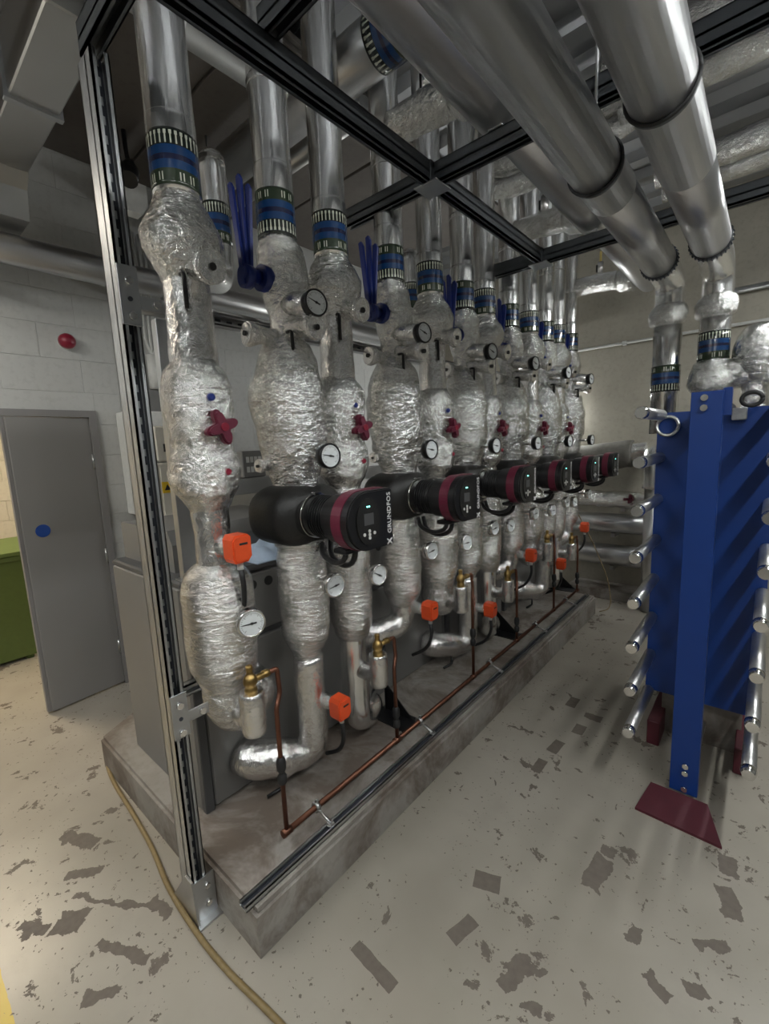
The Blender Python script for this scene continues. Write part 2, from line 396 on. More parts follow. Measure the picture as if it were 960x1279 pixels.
# ------------------------------------------------------------------ lamps (all above and beside the view)
def batten(x, y, z, L, along, label, glow='lamp_cool'):
    t_ = thing('batten_lamp', label, 'lamp', (x, y, z), 'ceiling batten lamps')
    if along == 'y':
        MB().box(-.06, .06, -L / 2, L / 2, 0, .05, .006).build('housing', 'lamp_white', t_); MB().box(-.05, .05, -L / 2 + .02, L / 2 - .02, -.02, 0).build('diffuser', glow, t_)
        for s in (-1, 1): MB().cyl((0, s * L * .2, .05), (0, s * L * .2, ZC + .06 - z), .004, 6).build('hanger_rod', 'galvanised', t_)
    else:
        MB().box(-L / 2, L / 2, -.06, .06, 0, .05, .006).build('housing', 'lamp_white', t_); MB().box(-L / 2 + .02, L / 2 - .02, -.05, .05, -.02, 0).build('diffuser', glow, t_)
        for s in (-1, 1): MB().cyl((s * L * .2, 0, .05), (s * L * .2, 0, ZC + .06 - z), .004, 6).build('hanger_rod', 'galvanised', t_)
batten(.85, .9, 3.1, 1.5, 'y', 'white batten lamp hung over the aisle beside the blue heat exchanger')
batten(.85, 3.5, 3.1, 1.5, 'y', 'white batten lamp hung beyond the blue heat exchanger')
batten(.85, -1.4, 3.1, 1.5, 'y', 'unseen white fill batten added over the near end of the aisle')  # unseen batten added to brighten the room from the camera side
batten(-1.9, -1.1, 3.1, 1.5, 'x', 'unseen white fill batten added in front of the strut frame')  # another camera-side batten, added out of view for more light
batten(-2.9, -.75, 3.05, 1.2, 'y', 'unseen warm white fill batten added by the grey door', 'fill_warm_batten')  # added batten; its warm tint stands in for light from the passage
wl_ = thing('bulkhead_lamp', 'white bulkhead lamp on the back wall behind the boilers', 'lamp', (-2.12, YB, 1.92))
MB().box(-.5, .5, -.05, 0, -.06, .06, .006).build('housing', 'lamp_white', wl_); MB().box(-.48, .48, -.07, -.05, -.05, .05).build('diffuser', 'lamp_cool', wl_)
# ------------------------------------------------------------------ strut framework
def channel(mb, p0, p1, w, h, open_dir, slots=True):
    """lipped strut channel from p0 to p1 (axis aligned); open_dir: unit axis of the open side"""
    p0, p1 = Vector(p0), Vector(p1); ax = (p1 - p0).normalized(); od = Vector(open_dir); sd = ax.cross(od)
    t_ = .004; lip = w * .26
    def bx(s0, s1, o0, o1):
        cs = [p0 + sd * a + od * b for a in (s0, s1) for b in (o0, o1)]; ce = [c + (p1 - p0) for c in cs]
        lo = [min(c[i] for c in cs + ce) for i in range(3)]; hi = [max(c[i] for c in cs + ce) for i in range(3)]
        mb.box(lo[0], hi[0], lo[1], hi[1], lo[2], hi[2])
    bx(-w / 2, w / 2, -h / 2, -h / 2 + t_); bx(-w / 2, -w / 2 + t_, -h / 2, h / 2); bx(w / 2 - t_, w / 2, -h / 2, h / 2)
    bx(-w / 2, -w / 2 + lip, h / 2 - t_, h / 2); bx(w / 2 - lip, w / 2, h / 2 - t_, h / 2)
    bx(-w / 2, -w / 2 + t_, h / 2 - .012, h / 2)
    return mb
def inner(p0, p1, w, h, od, step=.05):
    """dark slotted back of a channel: bars with gaps"""
    p0, p1 = Vector(p0), Vector(p1); ax = (p1 - p0).normalized(); od = Vector(od); sd = ax.cross(od); L = (p1 - p0).length; mb = MB(); u = 0.0
    while u < L - .01:
        e = min(u + step * .45, L); q0 = p0 + ax * u - od * (h / 2 - .006); q1 = p0 + ax * e - od * (h / 2 - .006)
        cs = [q + sd * a + od * b for q in (q0, q1) for a in (-w * .17, w * .17) for b in (0, .003)]
        mb.box(*[f(c[i] for c in cs) for i in range(3) for f in (min, max)]); u += step
    return mb
FZ, FX = 2.875, -1.22
post = thing('strut_post', 'upright galvanised slotted strut post standing on the floor before the plinth', 'post', (-1.5, .585, 0))
m = MB(); channel(m, (.0, 0, .10), (.0, 0, 2.82), .048, .045, (1, 0, 0)); m.build('front_channel', 'galvanised', post)
m = MB(); channel(m, (-.05, 0, .10), (-.05, 0, 2.82), .048, .055, (-1, 0, 0)); m.build('back_channel', 'galvanised', post)
inner((.0, 0, .10), (.0, 0, 2.82), .048, .045, (1, 0, 0)).build('slot_strip', 'galvanised', post)['kind'] = 'stuff'
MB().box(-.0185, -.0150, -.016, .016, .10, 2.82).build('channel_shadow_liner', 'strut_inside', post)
m = MB(); m.prism([(-.15, .0), (.05, 0), (.05, .012), (.03, .18), (-.02, .18), (-.15, .012)], 'y', -.034, -.026); m.box(-.15, .06, -.034, .10, 0, .008); m.box(.024, .030, -.03, .05, .008, .17); m.build('base_bracket', 'galvanised', post)
for z in (.06, .13): MB().disc((.033, .02, z), (1, 0, 0), .011, .012, 6).build('bolt', 'chrome', post)
for z0, h in ((2.16, .14), (.80, .13)):
    pb = MB().box(.023, .029, -.028, .028, z0 - h / 2, z0 + h / 2 + .03, .001).box(.023, .029, .028, .10, z0 - .02, z0 + .02, .001).build('corner_plate', 'galvanised', post)
    for (yy, zz) in ((0, .055), (0, -.045), (.075, 0)): MB().disc((.034, yy, z0 + zz), (1, 0, 0), .012, .012, 6).build('bolt', 'chrome', pb)
    MB().disc((.030, 0, z0 + .005), (1, 0, 0), .007, .003, 12).build('bolt_hole', 'strut_inside', pb)
m = MB(); channel(m, (-1.58, .62, 2.21), (-1.58, 4.7, 2.21), .045, .041, (1, 0, 0)); br = m.build('strut_rail', 'galvanised'); tag(br, 'galvanised strut rail running level behind the necks of the risers', 'strut rail')
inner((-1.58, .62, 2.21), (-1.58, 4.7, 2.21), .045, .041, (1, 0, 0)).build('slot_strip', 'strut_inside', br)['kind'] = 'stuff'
br.location.x = -.08
m = MB(); channel(m, (-1.5, .62, .80), (-1.5, 1.0, .80), .041, .041, (1, 0, 0)); br = m.build('strut_stub', 'galvanised'); tag(br, 'short galvanised strut arm bolted low on the upright post', 'strut rail')
inner((-1.5, .62, .80), (-1.5, 1.0, .80), .041, .041, (1, 0, 0)).build('slot_strip', 'strut_inside', br)['kind'] = 'stuff'
br.location.x = -.16
def double_rail(name, p0, p1, label):
    p0, p1 = Vector(p0), Vector(p1); dz_ = Vector((0, 0, .0215)); od = Vector((0, 0, 1))
    o = MB(); channel(o, p0 - dz_, p1 - dz_, .044, .043, -od); o = o.build(name, 'galvanised_dark'); tag(o, label, 'strut rail')
    u = MB(); channel(u, p0 + dz_, p1 + dz_, .044, .043, od); u.build('upper_channel', 'galvanised_dark', o)
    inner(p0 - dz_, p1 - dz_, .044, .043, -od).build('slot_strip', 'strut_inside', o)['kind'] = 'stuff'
    return o
double_rail('strut_beam', (FX, .2, FZ), (FX, 3.12, FZ), 'long dark strut beam running overhead along the front of the risers')
for k, y in enumerate((.585, .97, 1.83, 3.08)):
    x0 = -1.56 if k == 0 else (-1.75 if k > 1 else -1.24)
    o = double_rail('strut_cross_beam', (x0, y, FZ + (.087 if k == 1 else 0 if k == 0 else 0) - (0 if k < 2 else .0)), (FX - .023 if k > 5 else 2.3, y, FZ + (.087 if k == 1 else 0 if k == 0 else 0)), 'dark strut cross beam, ' + ['bolted to the top of the upright post', 'laid over the long strut beam near the post', 'meeting the long strut beam at its middle joint', 'meeting the far end of the long strut beam'][k])
    o['group'] = 'strut cross beams'
    if k > 1:
        MB().box(FX - .06, FX + .06, y - .06, y + .06, FZ - .05, FZ - .044, .001).build('joint_plate', 'galvanised', o)
        MB().box(FX - .026, FX + .026, y - .05, y + .05, FZ - .046, FZ + .046, .001).build('joint_clip', 'galvanised_dark', o)
sta = thing('strut_stanchion', 'plain grey upright between the level strut rail and the boiler lid behind the post', 'post', (-1.76, .80, PZ + 1.02))
MB().box(-.02, .02, -.03, .03, .006, 1.0, .002).build('upright', 'galvanised', sta); MB().box(-.03, .03, -.045, .045, 0, .006).build('base_plate', 'galvanised', sta)
# galvanised channel along the plinth edge
kr = MB(); channel(kr, (-1.245, .62, PZ + .0105), (-1.235, .62 + 1e-9, PZ + .0105) if 0 else (-1.245, 4.36, PZ + .0105), .041, .021, (0, 0, 1))
kr = kr.build('edge_channel', 'galvanised'); tag(kr, 'shallow galvanised channel lying along the front edge of the plinth', 'channel')
MB().box(-1.2585, -1.2315, .625, 4.36, PZ + .0045, PZ + .008).build('channel_shade_strip', 'strut_inside', kr)  # dark strip standing in for the shade inside the channel

# ------------------------------------------------------------------ risers
XRW = -1.53
def sleeve(rows, mat, name, parent, amp=.0, seg=36, nsc=10, sub=5, seed=0.0):
    return MB().lathe(rows, seg, amp, nsc, sub, seed).build(name, mat, parent)
def stub(parent, name, p0, d, L, r, seed, seat=True):
    """foil-wrapped side stub with a flat face, dark core and black pin handle"""
    p0, d = Vector(p0), Vector(d).normalized(); n = 8
    pts = [p0 + d * L * i / n for i in range(n + 1)]; rr = [r * .86] * 2 + [r * .8] * 3 + [r * .86, r * .98, r * 1.1, r * 1.06]
    s = MB().tube(pts, rr, 20, .006, 22).build(name, 'foil_crinkled', parent)
    e = p0 + d * (L + .001)
    MB().disc(e, d, r * .95, .006, 24).build('end_face', 'foil_sleeve', s)
    MB().disc(e + d * .004, d, r * .24, .012, 12).build('core', 'black_rubber', s)
    return s
def pin(parent, p, L=.11, nm='pin_handle'):
    p = Vector(p); MB().tube(bend([p + Vector((-.03, 0, .0)), p, p - Vector((0, 0, L))], .012, 4), .0075, 8).build(nm, 'black_plastic', parent)
def plug(parent, p, mat, r=.014):
    p = Vector(p); MB().tube([p - Vector((.03, 0, 0)), p, p + Vector((.012, 0, 0))], [r, r, r * .7], 10).build('test_plug', mat, parent)
def handwheel(parent, p, tilt=.35, r=.058):
    p = Vector(p); poly = []
    for k in range(48):
        a = 2 * PI * k / 48; q = r * (.46 + .60 * abs(math.cos(2 * (a - tilt))) ** 2.2); poly.append((p.y + q * math.cos(a), p.z + q * math.sin(a)))
    h = MB().prism(poly, 'x', p.x, p.x + .02); small = [((y - p.y) * .86 + p.y, (z - p.z) * .86 + p.z) for y, z in poly]; h.prism(small, 'x', p.x + .02, p.x + .032); h.cyl(p - Vector((.05, 0, 0)), p, .016, 12)
    h = h.build('handwheel', 'maroon_plastic', parent); MB().disc(p + Vector((.034, 0, 0)), (1, 0, 0), .014, .006, 16).build('wheel_cap', 'red_plastic', h)
    return h
def lever(parent, y0):
    """blue butterfly-valve lever on the near side of the riser"""
    b = MB().disc((0, y0 + .03, 2.36), (0, 1, 0), .048, .055, 24); b.cyl((0, y0 + .0, 2.36), (0, y0 - .08, 2.36), .024, 14); b.disc((0, y0 - .055, 2.35), (0, 1, 0), .042, .03, 20)
    b = b.build('valve_stem', 'blue_plastic', parent)
    for k, (dx, top) in enumerate(((-.035, 2.68), (.0, 2.70), (.032, 2.66))):
        q = MB(); q.prism([(-.010 + .002 * dx, 2.32), (.012, 2.32), (dx + .016, top - .02), (dx + .004, top), (dx - .012, top - .005)], 'y', y0 - .075 + k * .014, y0 - .064 + k * .014)
        q.build('lever_blade', 'blue_plastic', b)
def make_return(name, label, long):
    t_ = thing(name, label, 'pipe riser', (XRW, 0, 0)); sd = 3.1 if long else 8.7
    MB().lathe([(ZC, .073), (3.2, .073), (3.17, .075), (3.15, .073), (2.78, .074), (2.74, .0755), (2.53, .074)], 36, .0012, 6, 6, sd).build('riser_pipe', 'foil_smooth', t_)
    bd = MB().lathe([(-.08, .0768), (-.05, .0768), (.05, .0768), (.08, .0768)], 40, 0, 1, 2).build('marking_band', 'band_up', t_, (0, 0, 2.62))
    sleeve([(2.545, .068), (2.52, .074), (2.47, .105), (2.41, .126), (2.36, .122), (2.31, .092), (2.27, .074), (2.25, .066)], 'foil_crinkled', 'valve_jacket', t_, .010, 44, 11, 7, sd)
    sleeve([(2.29, .066), (2.26, .074), (2.12, .077), (2.02, .08), (1.97, .078)], 'foil_sleeve', 'upper_sleeve', t_, .003, 36, 14, 6, sd)
    sleeve([(2.03, .066), (2.01, .082), (1.96, .108), (1.90, .118), (1.80, .113), (1.73, .106), (1.685, .112), (1.62, .121), (1.57, .112), (1.525, .082), (1.49, .060)], 'foil_crinkled', 'regulating_valve_jacket', t_, .010, 44, 11, 7, sd + 4)
    st = stub(t_, 'valve_stub', (.045, 0, 2.30), (1, .0, -.18), .125, .048, sd)
    pin(st, (.075, -.045, 2.275))
    hv = t_
    plug(hv, (.108, -.012, 1.885), 'blue_plastic'); plug(hv, (.112, .02, 1.635), 'red_plastic'); handwheel(hv, (.125, .0, 1.785))
    if not long:
        sleeve([(1.54, .058), (1.51, .066), (1.40, .062), (1.30, .064), (1.26, .066)], 'foil_sleeve', 'middle_sleeve', t_, .003, 32, 14, 6, sd)
        sleeve([(1.315, .050), (1.295, .078), (1.26, .112), (1.21, .126), (1.10, .131), (.98, .130), (.91, .123), (.86, .107), (.81, .09)], 'foil_wrapped', 'lower_jacket', t_, .006, 44, 10, 7, sd + 9)
        path = resample(bend([(0, 0, .86), (0, .01, .69), (-.05, .15, .70), (-.185, .17, .70)], [.10, .07], 8), .025)
        MB().tube(path, [.094] * len(path), 28, .006, 11).build('bottom_bend', 'foil_crinkled', t_)
    else:
        sleeve([(1.54, .062), (1.50, .078), (1.42, .082), (1.34, .088), (1.24, .102), (1.10, .107), (.95, .106), (.84, .098), (.78, .080), (.75, .062)], 'foil_wrapped', 'lower_jacket', t_, .006, 44, 10, 7, sd + 9)
        path = resample(bend([(0, 0, .80), (0, 0, .29), (-.04, .17, .29), (-.185, .195, .29)], [.11, .09], 8), .03)
        MB().tube(path, [.069] * len(path), 28, .0025, 9).build('bottom_bend', 'foil_smooth', t_)
    zc = .79 if not long else .66
    px_ = .165
    c = MB().tube(bend([(.04, 0, zc - .06), (px_, 0, zc - .06), (px_, 0, zc + .05)], .05, 5), .042, 20, .003, 20); c.lathe([(zc - .11, .036, px_, 0), (zc - .09, .044, px_, 0), (zc + .04, .045, px_, 0), (zc + .055, .038, px_, 0)], 20, .002, 20, 3).build('drain_cup', 'foil_sleeve', t_)
    v = MB(); v.lathe([(zc + .04, .016, px_, 0), (zc + .06, .024, px_, 0), (zc + .075, .020, px_, 0), (zc + .09, .026, px_, 0), (zc + .11, .022, px_, 0), (zc + .125, .012, px_, 0), (zc + .15, .013, px_, 0), (zc + .155, .006, px_, 0)], 14, 0, 1, 3)
    v.cyl((px_, 0, zc + .095), (px_ + .01, .075, zc + .10), .012, 10); v.cyl((px_, .05, zc + .097), (px_ + .01, .07, zc + .10), .016, 6)
    v.build('drain_valve', 'brass', t_)
    return t_, zc
def make_pumped(name, label, long):
    t_ = thing(name, label, 'pipe riser', (XRW, 0, 0)); sd = 1.3 if long else 6.1
    MB().lathe([(ZC, .0735), (3.1, .0735), (3.07, .0755), (3.05, .0735), (2.79, .072), (2.76, .0745), (2.53, .072)], 36, .0014, 6, 6, sd).build('riser_pipe', 'foil_smooth', t_)
    MB().lathe([(-.08, .0755), (-.05, .0755), (.05, .0755), (.08, .0755)], 40, 0, 1, 2).build('marking_band', 'band_down', t_, (0, 0, 2.60))
    sleeve([(2.535, .066), (2.51, .072), (2.47, .09, .0, .01), (2.40, .098, 0, .02), (2.33, .094, 0, .02), (2.28, .084, 0, .02), (2.24, .068, 0, .015), (2.18, .060, 0, .01), (2.13, .060, 0, .005), (2.10, .055)], 'foil_crinkled', 'valve_jacket', t_, .010, 44, 11, 7, sd)
    sleeve([(2.155, .052, 0, .0), (2.12, .095, 0, .005), (2.07, .122, 0, .008), (2.0, .136), (1.93, .15, 0, -.012), (1.86, .148, 0, -.008), (1.76, .140, 0, .0), (1.68, .130, 0, .005), (1.62, .115, 0, .008), (1.575, .102, 0, .008), (1.55, .098, 0, .008), (1.535, .106, 0, .008), (1.52, .104, 0, .008)], 'foil_crinkled', 'strainer_jacket', t_, .012, 48, 9, 6, sd + 2)
    sleeve([(1.345, .09), (1.33, .108), (1.30, .109), (1.285, .102), (1.22, .108), (1.10, .112), (.96, .111), (.89, .104), (.845, .088), (.80, .068), (.77, .058)], 'foil_wrapped', 'lower_jacket', t_, .006, 44, 11, 7, sd + 5)
    st = stub(t_, 'valve_stub', (.04, .0, 2.175), (1, 0, -.12), .155, .045, sd); pin(st, (.10, -.042, 2.155))
    stub(t_, 'side_stub', (-.01, -.04, 2.15), (-.1, -1, 0), .125, .042, sd + 1)
    MB().tube([(.03, 0, 2.275), (.10, 0, 2.262), (.175, 0, 2.245)], [.046, .044, .042], 20, .004, 20).build('gauge_stub', 'foil_sleeve', t_)
    stub(t_, 'drain_boss', (-.05, -.075, 1.64), (.1, -1, 0), .07, .026, sd)
    lever(t_, -.10)
    if long:
        path = resample(bend([(0, 0, .78), (0, 0, .285), (-.115, -.24, .345), (-.185, -.25, .345)], [.13, .06], 8), .03)
        rr = [.068 if i < len(path) * .62 else .083 for i in range(len(path))]
        b = MB().tube(path, rr, 28, .004, 9).build('bottom_bend', 'foil_sleeve', t_)
        MB().tube(bend([(-.03, -.17, .25), (-.03, -.17, .205), (-.05, -.24, .195)], .012, 3), .008, 8).build('drain_lever', 'black_plastic', b)
    else:
        path = resample(bend([(0, 0, .86), (0, 0, .69), (-.08, -.20, .67), (-.185, -.22, .67)], [.13, .085], 8), .03)
        b = MB().tube(path, [.070] * len(path), 28, .004, 9).build('bottom_bend', 'foil_sleeve', t_)
    return t_
RY = [.795, 1.19, 1.478, 1.885, 2.245, 2.60, 2.885, 3.265, 3.63, 3.965, 4.245, 4.60]
protoR = {}; protoP = {}
drain_z = {}
for i, y in enumerate(RY):
    ret = i % 2 == 0; long = (i % 4) in (1, 2); u = i // 2
    if ret:
        lab = 'foil-wrapped riser with a maroon star handwheel, ' + ORD[u] + ' such riser from the strut post'
        if long not in protoR: protoR[long], drain_z[long] = make_return('return_riser', lab, long); protoR[long].location.y = y; o = protoR[long]
        else: o = dup(protoR[long], (XRW, y, 0), lab)
        o['group'] = 'return risers'
    else:
        lab = 'foil-wrapped pump riser with a blue lever, ' + ORD[u] + ' pump riser from the strut post'
        if long not in protoP: protoP[long] = make_pumped('pump_riser', lab, long); protoP[long].location.y = y; o = protoP[long]
        else: o = dup(protoP[long], (XRW, y, 0), lab)
        o['group'] = 'pump risers'
# ------------------------------------------------------------------ pumps
def text_mesh(body, size):
    cu = bpy.data.curves.new('txt', 'FONT'); cu.body = body; cu.size = size; cu.extrude = .0006; cu.resolution_u = 2; cu.align_x = 'LEFT'
    o = bpy.data.objects.new('txt', cu); C.objects.link(o); dg = bpy.context.evaluated_depsgraph_get()
    me = bpy.data.meshes.new_from_object(o.evaluated_get(dg)); bpy.data.objects.remove(o); return me
def make_pump(label):
    t_ = thing('circulation_pump', label, 'pump', (XRW, RY[1], 1.43), 'circulation pumps')
    # volute shell: rounded body about the X axis with flanges up and down
    m = MB(); segs, rings = 40, 14; vs = []
    for j in range(rings + 1):
        u = -1 + 2 * j / rings; x = -.135 + (u + 1) / 2 * .275
        k = (1 - abs(u) ** 5) ** .4 if abs(u) < 1 else .0
        k = max(k, .42 if u < 0 else .62)
        for i in range(segs):
            a = 2 * PI * i / segs; c, s_ = math.cos(a), math.sin(a)
            q = (abs(c) ** 2.6 + abs(s_) ** 2.6) ** (-1 / 2.6)
            vs.append((x, .008 + c * q * .190 * k - .012, s_ * q * .130 * k))
    m.add(vs, [(j * segs + i, j * segs + (i + 1) % segs, (j + 1) * segs + (i + 1) % segs, (j + 1) * segs + i) for j in range(rings) for i in range(segs)], True)
    m.f.append(tuple(range(segs))); m.f.append(tuple(rings * segs + i for i in range(segs))); m.sm += [False, False]
    sh = m.build('volute_shell', 'black_shell', t_)
    MB().lathe([(-.10, .085), (-.095, .092), (.088, .092), (.094, .085)], 32, 0, 1, 3).build('flange_neck', 'black_shell', sh)
    c = Vector((0, -.01, 0))
    mo = MB().tube([(.12, -.01, 0), (.34, -.01, 0)], .083, 36).build('motor', 'black_plastic', t_)
    for k in range(12): MB().tube([(.175 + k * .0135, -.01, 0), (.181 + k * .0135, -.01, 0)], .0875, 28).build('cooling_fin', 'black_plastic', mo)
    MB().tube([(.138, -.01, 0), (.148, -.01, 0)], .092, 36).build('clamp_ring', 'chrome', mo)
    MB().box(.13, .155, -.03, .01, .085, .098, .003).build('clamp_screw', 'chrome', mo)
    def D(r, flat, n=22, cy=-.02): # rounded on the near side, flat on the far side
        return [(cy + flat, -r), (cy + flat, r)] + [(cy + r * 1.0 * math.cos(a), r * math.sin(a)) for a in [PI / 2 + PI * k / n for k in range(n + 1)]]
    MB().prism(D(.113, .125), 'x', .352, .40).build('red_band', 'maroon_plastic', t_)
    hd = MB().prism(D(.110, .132), 'x', .398, .43); hd.prism(D(.106, .132), 'x', .43, .437); hd.prism(D(.095, .128), 'x', .28, .398)
    hd = hd.build('control_head', 'black_plastic', t_)
    def oval(ry, rz, x0, x1, cy=-.025): return MB().prism([(cy + ry * math.cos(2 * PI * k / 30), rz * math.sin(2 * PI * k / 30)) for k in range(30)], 'x', x0, x1)
    oval(.062, .086, .437, .442).build('control_panel', 'black_shell', hd)
    MB().box(.4415, .4435, -.05, .0, -.012, .030).build('display', 'boiler_dark', hd)
    for (yy, zz) in ((-.025, -.035), (-.025, -.060), (-.052, -.045), (.002, -.045), (-.025, -.048)): MB().disc((.443, yy, zz), (1, 0, 0), .0065, .003, 10).build('button', 'conduit_white', hd)
    for yy in (-.031, -.021): MB().disc((.443, yy, .055), (1, 0, 0), .0028, .003, 8).build('indicator', 'led_green', hd)
    me = text_mesh('GRUNDFOS', .030); me.materials.append(M['print_white'])
    tx = bpy.data.objects.new('lettering', me); C.objects.link(tx); tx.parent = hd
    tx.matrix_local = Matrix(((0, 0, 1, .4375), (0, -1, 0, .098), (1, 0, 0, -.070), (0, 0, 0, 1))) if False else Matrix(((0, 0, 1, .4375), (0, -1, 0, .100), (1, 0, 0, -.068), (0, 0, 0, 1)))
    tx.matrix_local = Matrix(((0, 0, 1, .4378), (0, -1, 0, .102), (1, 0, 0, -.066), (0, 0, 0, 1)))
    tx.matrix_local = Matrix(((0, 0, 1, .4378), (-1, 0, 0, 0), (0, 0, 0, 0), (0, 0, 0, 1))) if False else Matrix.Translation((.4378, .104, -.064)) @ Matrix(((0, 0, 1, 0), (0, -1, 0, 0), (1, 0, 0, 0), (0, 0, 0, 1))).inverted().transposed()
    # reading upwards on the front face: text x -> +z, text y -> -y, normal -> +x
    lg = MB()
    for s_ in (-1, 1): lg.tube([(.4384, .078, -.094 + (-s_) * .010), (.4384, .104, -.094 + s_ * .010)], .0028, 6)
    lg.build('emblem', 'print_white', hd)
    # mains and signal cables looping under the head
    for k, (y0, dip) in enumerate(((-.05, .085), (.0, .11))):
        pts = [(.34, y0, -.10), (.345, y0 - .01, -.10 - dip * .6), (.25, y0 + .02, -.10 - dip), (.14, y0 + .05, -.10 - dip * .8), (.10, y0 + .09, -.13)]
        MB().tube(resample(bend(pts, .07, 6), .03), .0115, 8).build('cable', 'black_rubber', t_)
    MB().box(.30, .37, -.08, .05, -.125, -.105, .004).build('cable_gland_block', 'black_plastic', t_)
    return t_
pm = make_pump('black circulation pump with maroon band, ' + ORD[0] + ' pump from the upright strut post')
for u in range(1, 6): dup(pm, (XRW, RY[2 * u + 1], 1.43), 'black circulation pump with maroon band, ' + ORD[u] + ' pump from the upright strut post')
# ------------------------------------------------------------------ dial gauges
def make_gauge(case, ang, name='dial_thermometer'):
    t_ = thing(name, 'x', 'gauge', (0, 0, 0), 'dial gauges on the risers'); r = .049
    MB().tube([(-.14, 0, 0), (-.02, 0, 0)], [.012, .012], 10).build('stem', 'chrome', t_)
    MB().tube([(-.022, 0, 0), (-.020, 0, 0), (.006, 0, 0), (.010, 0, 0)], [r * .8, r, r, r * .96], 32).build('case', case, t_)
    bz = MB(); n = 32
    for k in range(n):
        a0, a1 = 2 * PI * k / n, 2 * PI * (k + 1) / n
        bz.add([(x, q * math.cos(a), q * math.sin(a)) for a in (a0, a1) for x, q in ((.008, r * 1.03), (.015, r * .99), (.014, r * .88), (.009, r * .86))], [(0, 4, 5, 1), (1, 5, 6, 2), (2, 6, 7, 3)], True)
    bz.build('bezel', case, t_)
    f = MB().disc((.0105, 0, 0), (1, 0, 0), r * .89, .002, 32).build('dial', 'dial_white', t_)
    tk = MB()
    for k in range(25):
        a = math.radians(-135 + 270 * k / 24 + 90); q0 = r * (.60 if k % 4 == 0 else .70); d = Vector((0, math.cos(a), math.sin(a))); e = Vector((0, -d.z, d.y))
        p0, p1 = d * q0, d * r * .80; wd = .0008
        tk.add([Vector((.0118, 0, 0)) + v for v in (p0 - e * wd, p0 + e * wd, p1 + e * wd, p1 - e * wd)], [(0, 1, 2, 3)])
    tk.build('graduation', 'print_black', f)
    d = Vector((0, math.cos(ang), math.sin(ang))); e = Vector((0, -d.z, d.y)); nd = MB()
    a_, b_ = -d * r * .34, d * r * .70
    vs = [a_ - e * .003, a_ + e * .003, b_ + e * .0010, b_ - e * .0010]
    nd.add([v + Vector((.0125, 0, 0)) for v in vs] + [v + Vector((.0138, 0, 0)) for v in vs], [(3, 2, 1, 0), (4, 5, 6, 7), (0, 1, 5, 4), (1, 2, 6, 5), (2, 3, 7, 6), (3, 0, 4, 7)]); nd.disc((.013, 0, 0), (1, 0, 0), .005, .003, 10)
    nd.build('needle', 'print_black', f)
    return t_
gp = {}
def gauge(case, ang, loc, label, rz=0.0):
    key = (case, round(ang, 2))
    if key not in gp: o = make_gauge(case, ang); o.location = loc; o['label'] = label; gp[key] = o
    else: o = dup(gp[key], loc, label)
    o.rotation_euler = (0, 0, rz); return o
for i, y in enumerate(RY):
    u = i // 2; long = (i % 4) in (1, 2)
    if i % 2 == 0:
        xo, zz = (.205, 1.115) if not long else (.175, 1.105)
        gauge('chrome', math.radians(180 if not long else 150), (XRW + xo, y + (.0 if not long else .015), zz), 'chrome dial gauge on the lower jacket of the ' + ORD[u] + ' handwheel riser from the strut post', -.25 if i == 0 else -.12)
    else:
        gauge('black_plastic', math.radians(160), (XRW + .195, y, 2.242), 'black-rimmed dial gauge above the valve of the ' + ORD[u] + ' pump riser from the strut post', -.15)
        gauge('black_plastic', math.radians(170), (XRW + .215, y + .005, 1.67), 'black-rimmed dial gauge just above the ' + ORD[u] + ' pump from the strut post', -.1)
        gauge('chrome', math.radians(190), (XRW + .205, y, 1.142), 'chrome dial gauge below the ' + ORD[u] + ' pump from the strut post', -.1)
# ------------------------------------------------------------------ orange actuators
def make_act(label, loc):
    t_ = thing('orange_actuator', label, 'actuator', loc, 'orange actuators on the risers')
    poly = [(-.028, -.045), (.020, -.045), (.036, -.026), (.036, .040), (.024, .052), (-.024, .052), (-.036, .036), (-.036, -.030)]
    MB().prism(poly, 'x', -.03, .030).build('body', 'orange_plastic', t_)
    MB().prism([(a * .86, b * .86) for a, b in poly], 'x', .030, .036).build('cover', 'orange_plastic', t_)
    MB().box(.0355, .038, -.012, .018, .018, .025).build('position_mark', 'print_black', t_)
    MB().tube([(-.10, 0, 0), (-.06, 0, 0), (-.03, 0, 0)], [.034, .030, .026], 18, .004, 25).build('neck', 'foil_crinkled', t_)
    MB().cyl((0, .005, -.045), (0, .005, -.075), .011, 12).build('gland', 'conduit_white', t_)
    MB().tube(resample(bend([(0, .005, -.07), (.005, .01, -.15), (-.05, .03, -.25), (-.16, .04, -.32)], .06, 5), .03), .010, 8).build('cable', 'black_rubber', t_)
    return t_
ac = make_act('orange valve actuator on the first handwheel riser, beside the upright strut post', (XRW + .155, RY[0] + .005, 1.37))
dup(ac, (XRW + .155, RY[1] + .035, .56), 'orange valve actuator low on the riser under the first pump')
dup(ac, (XRW + .165, RY[3] + .03, .79), 'orange valve actuator above the bend under the second pump')
dup(ac, (XRW + .155, RY[5] + .035, .565), 'orange valve actuator low on the riser under the third pump')
dup(ac, (XRW + .165, RY[7] + .03, .80), 'orange valve actuator above the bend under the fourth pump')
dup(ac, (XRW + .155, RY[9] + .035, .565), 'orange valve actuator low on the riser under the fifth pump')
dup(ac, (XRW + .165, RY[11] + .03, .80), 'orange valve actuator above the bend under the sixth pump')
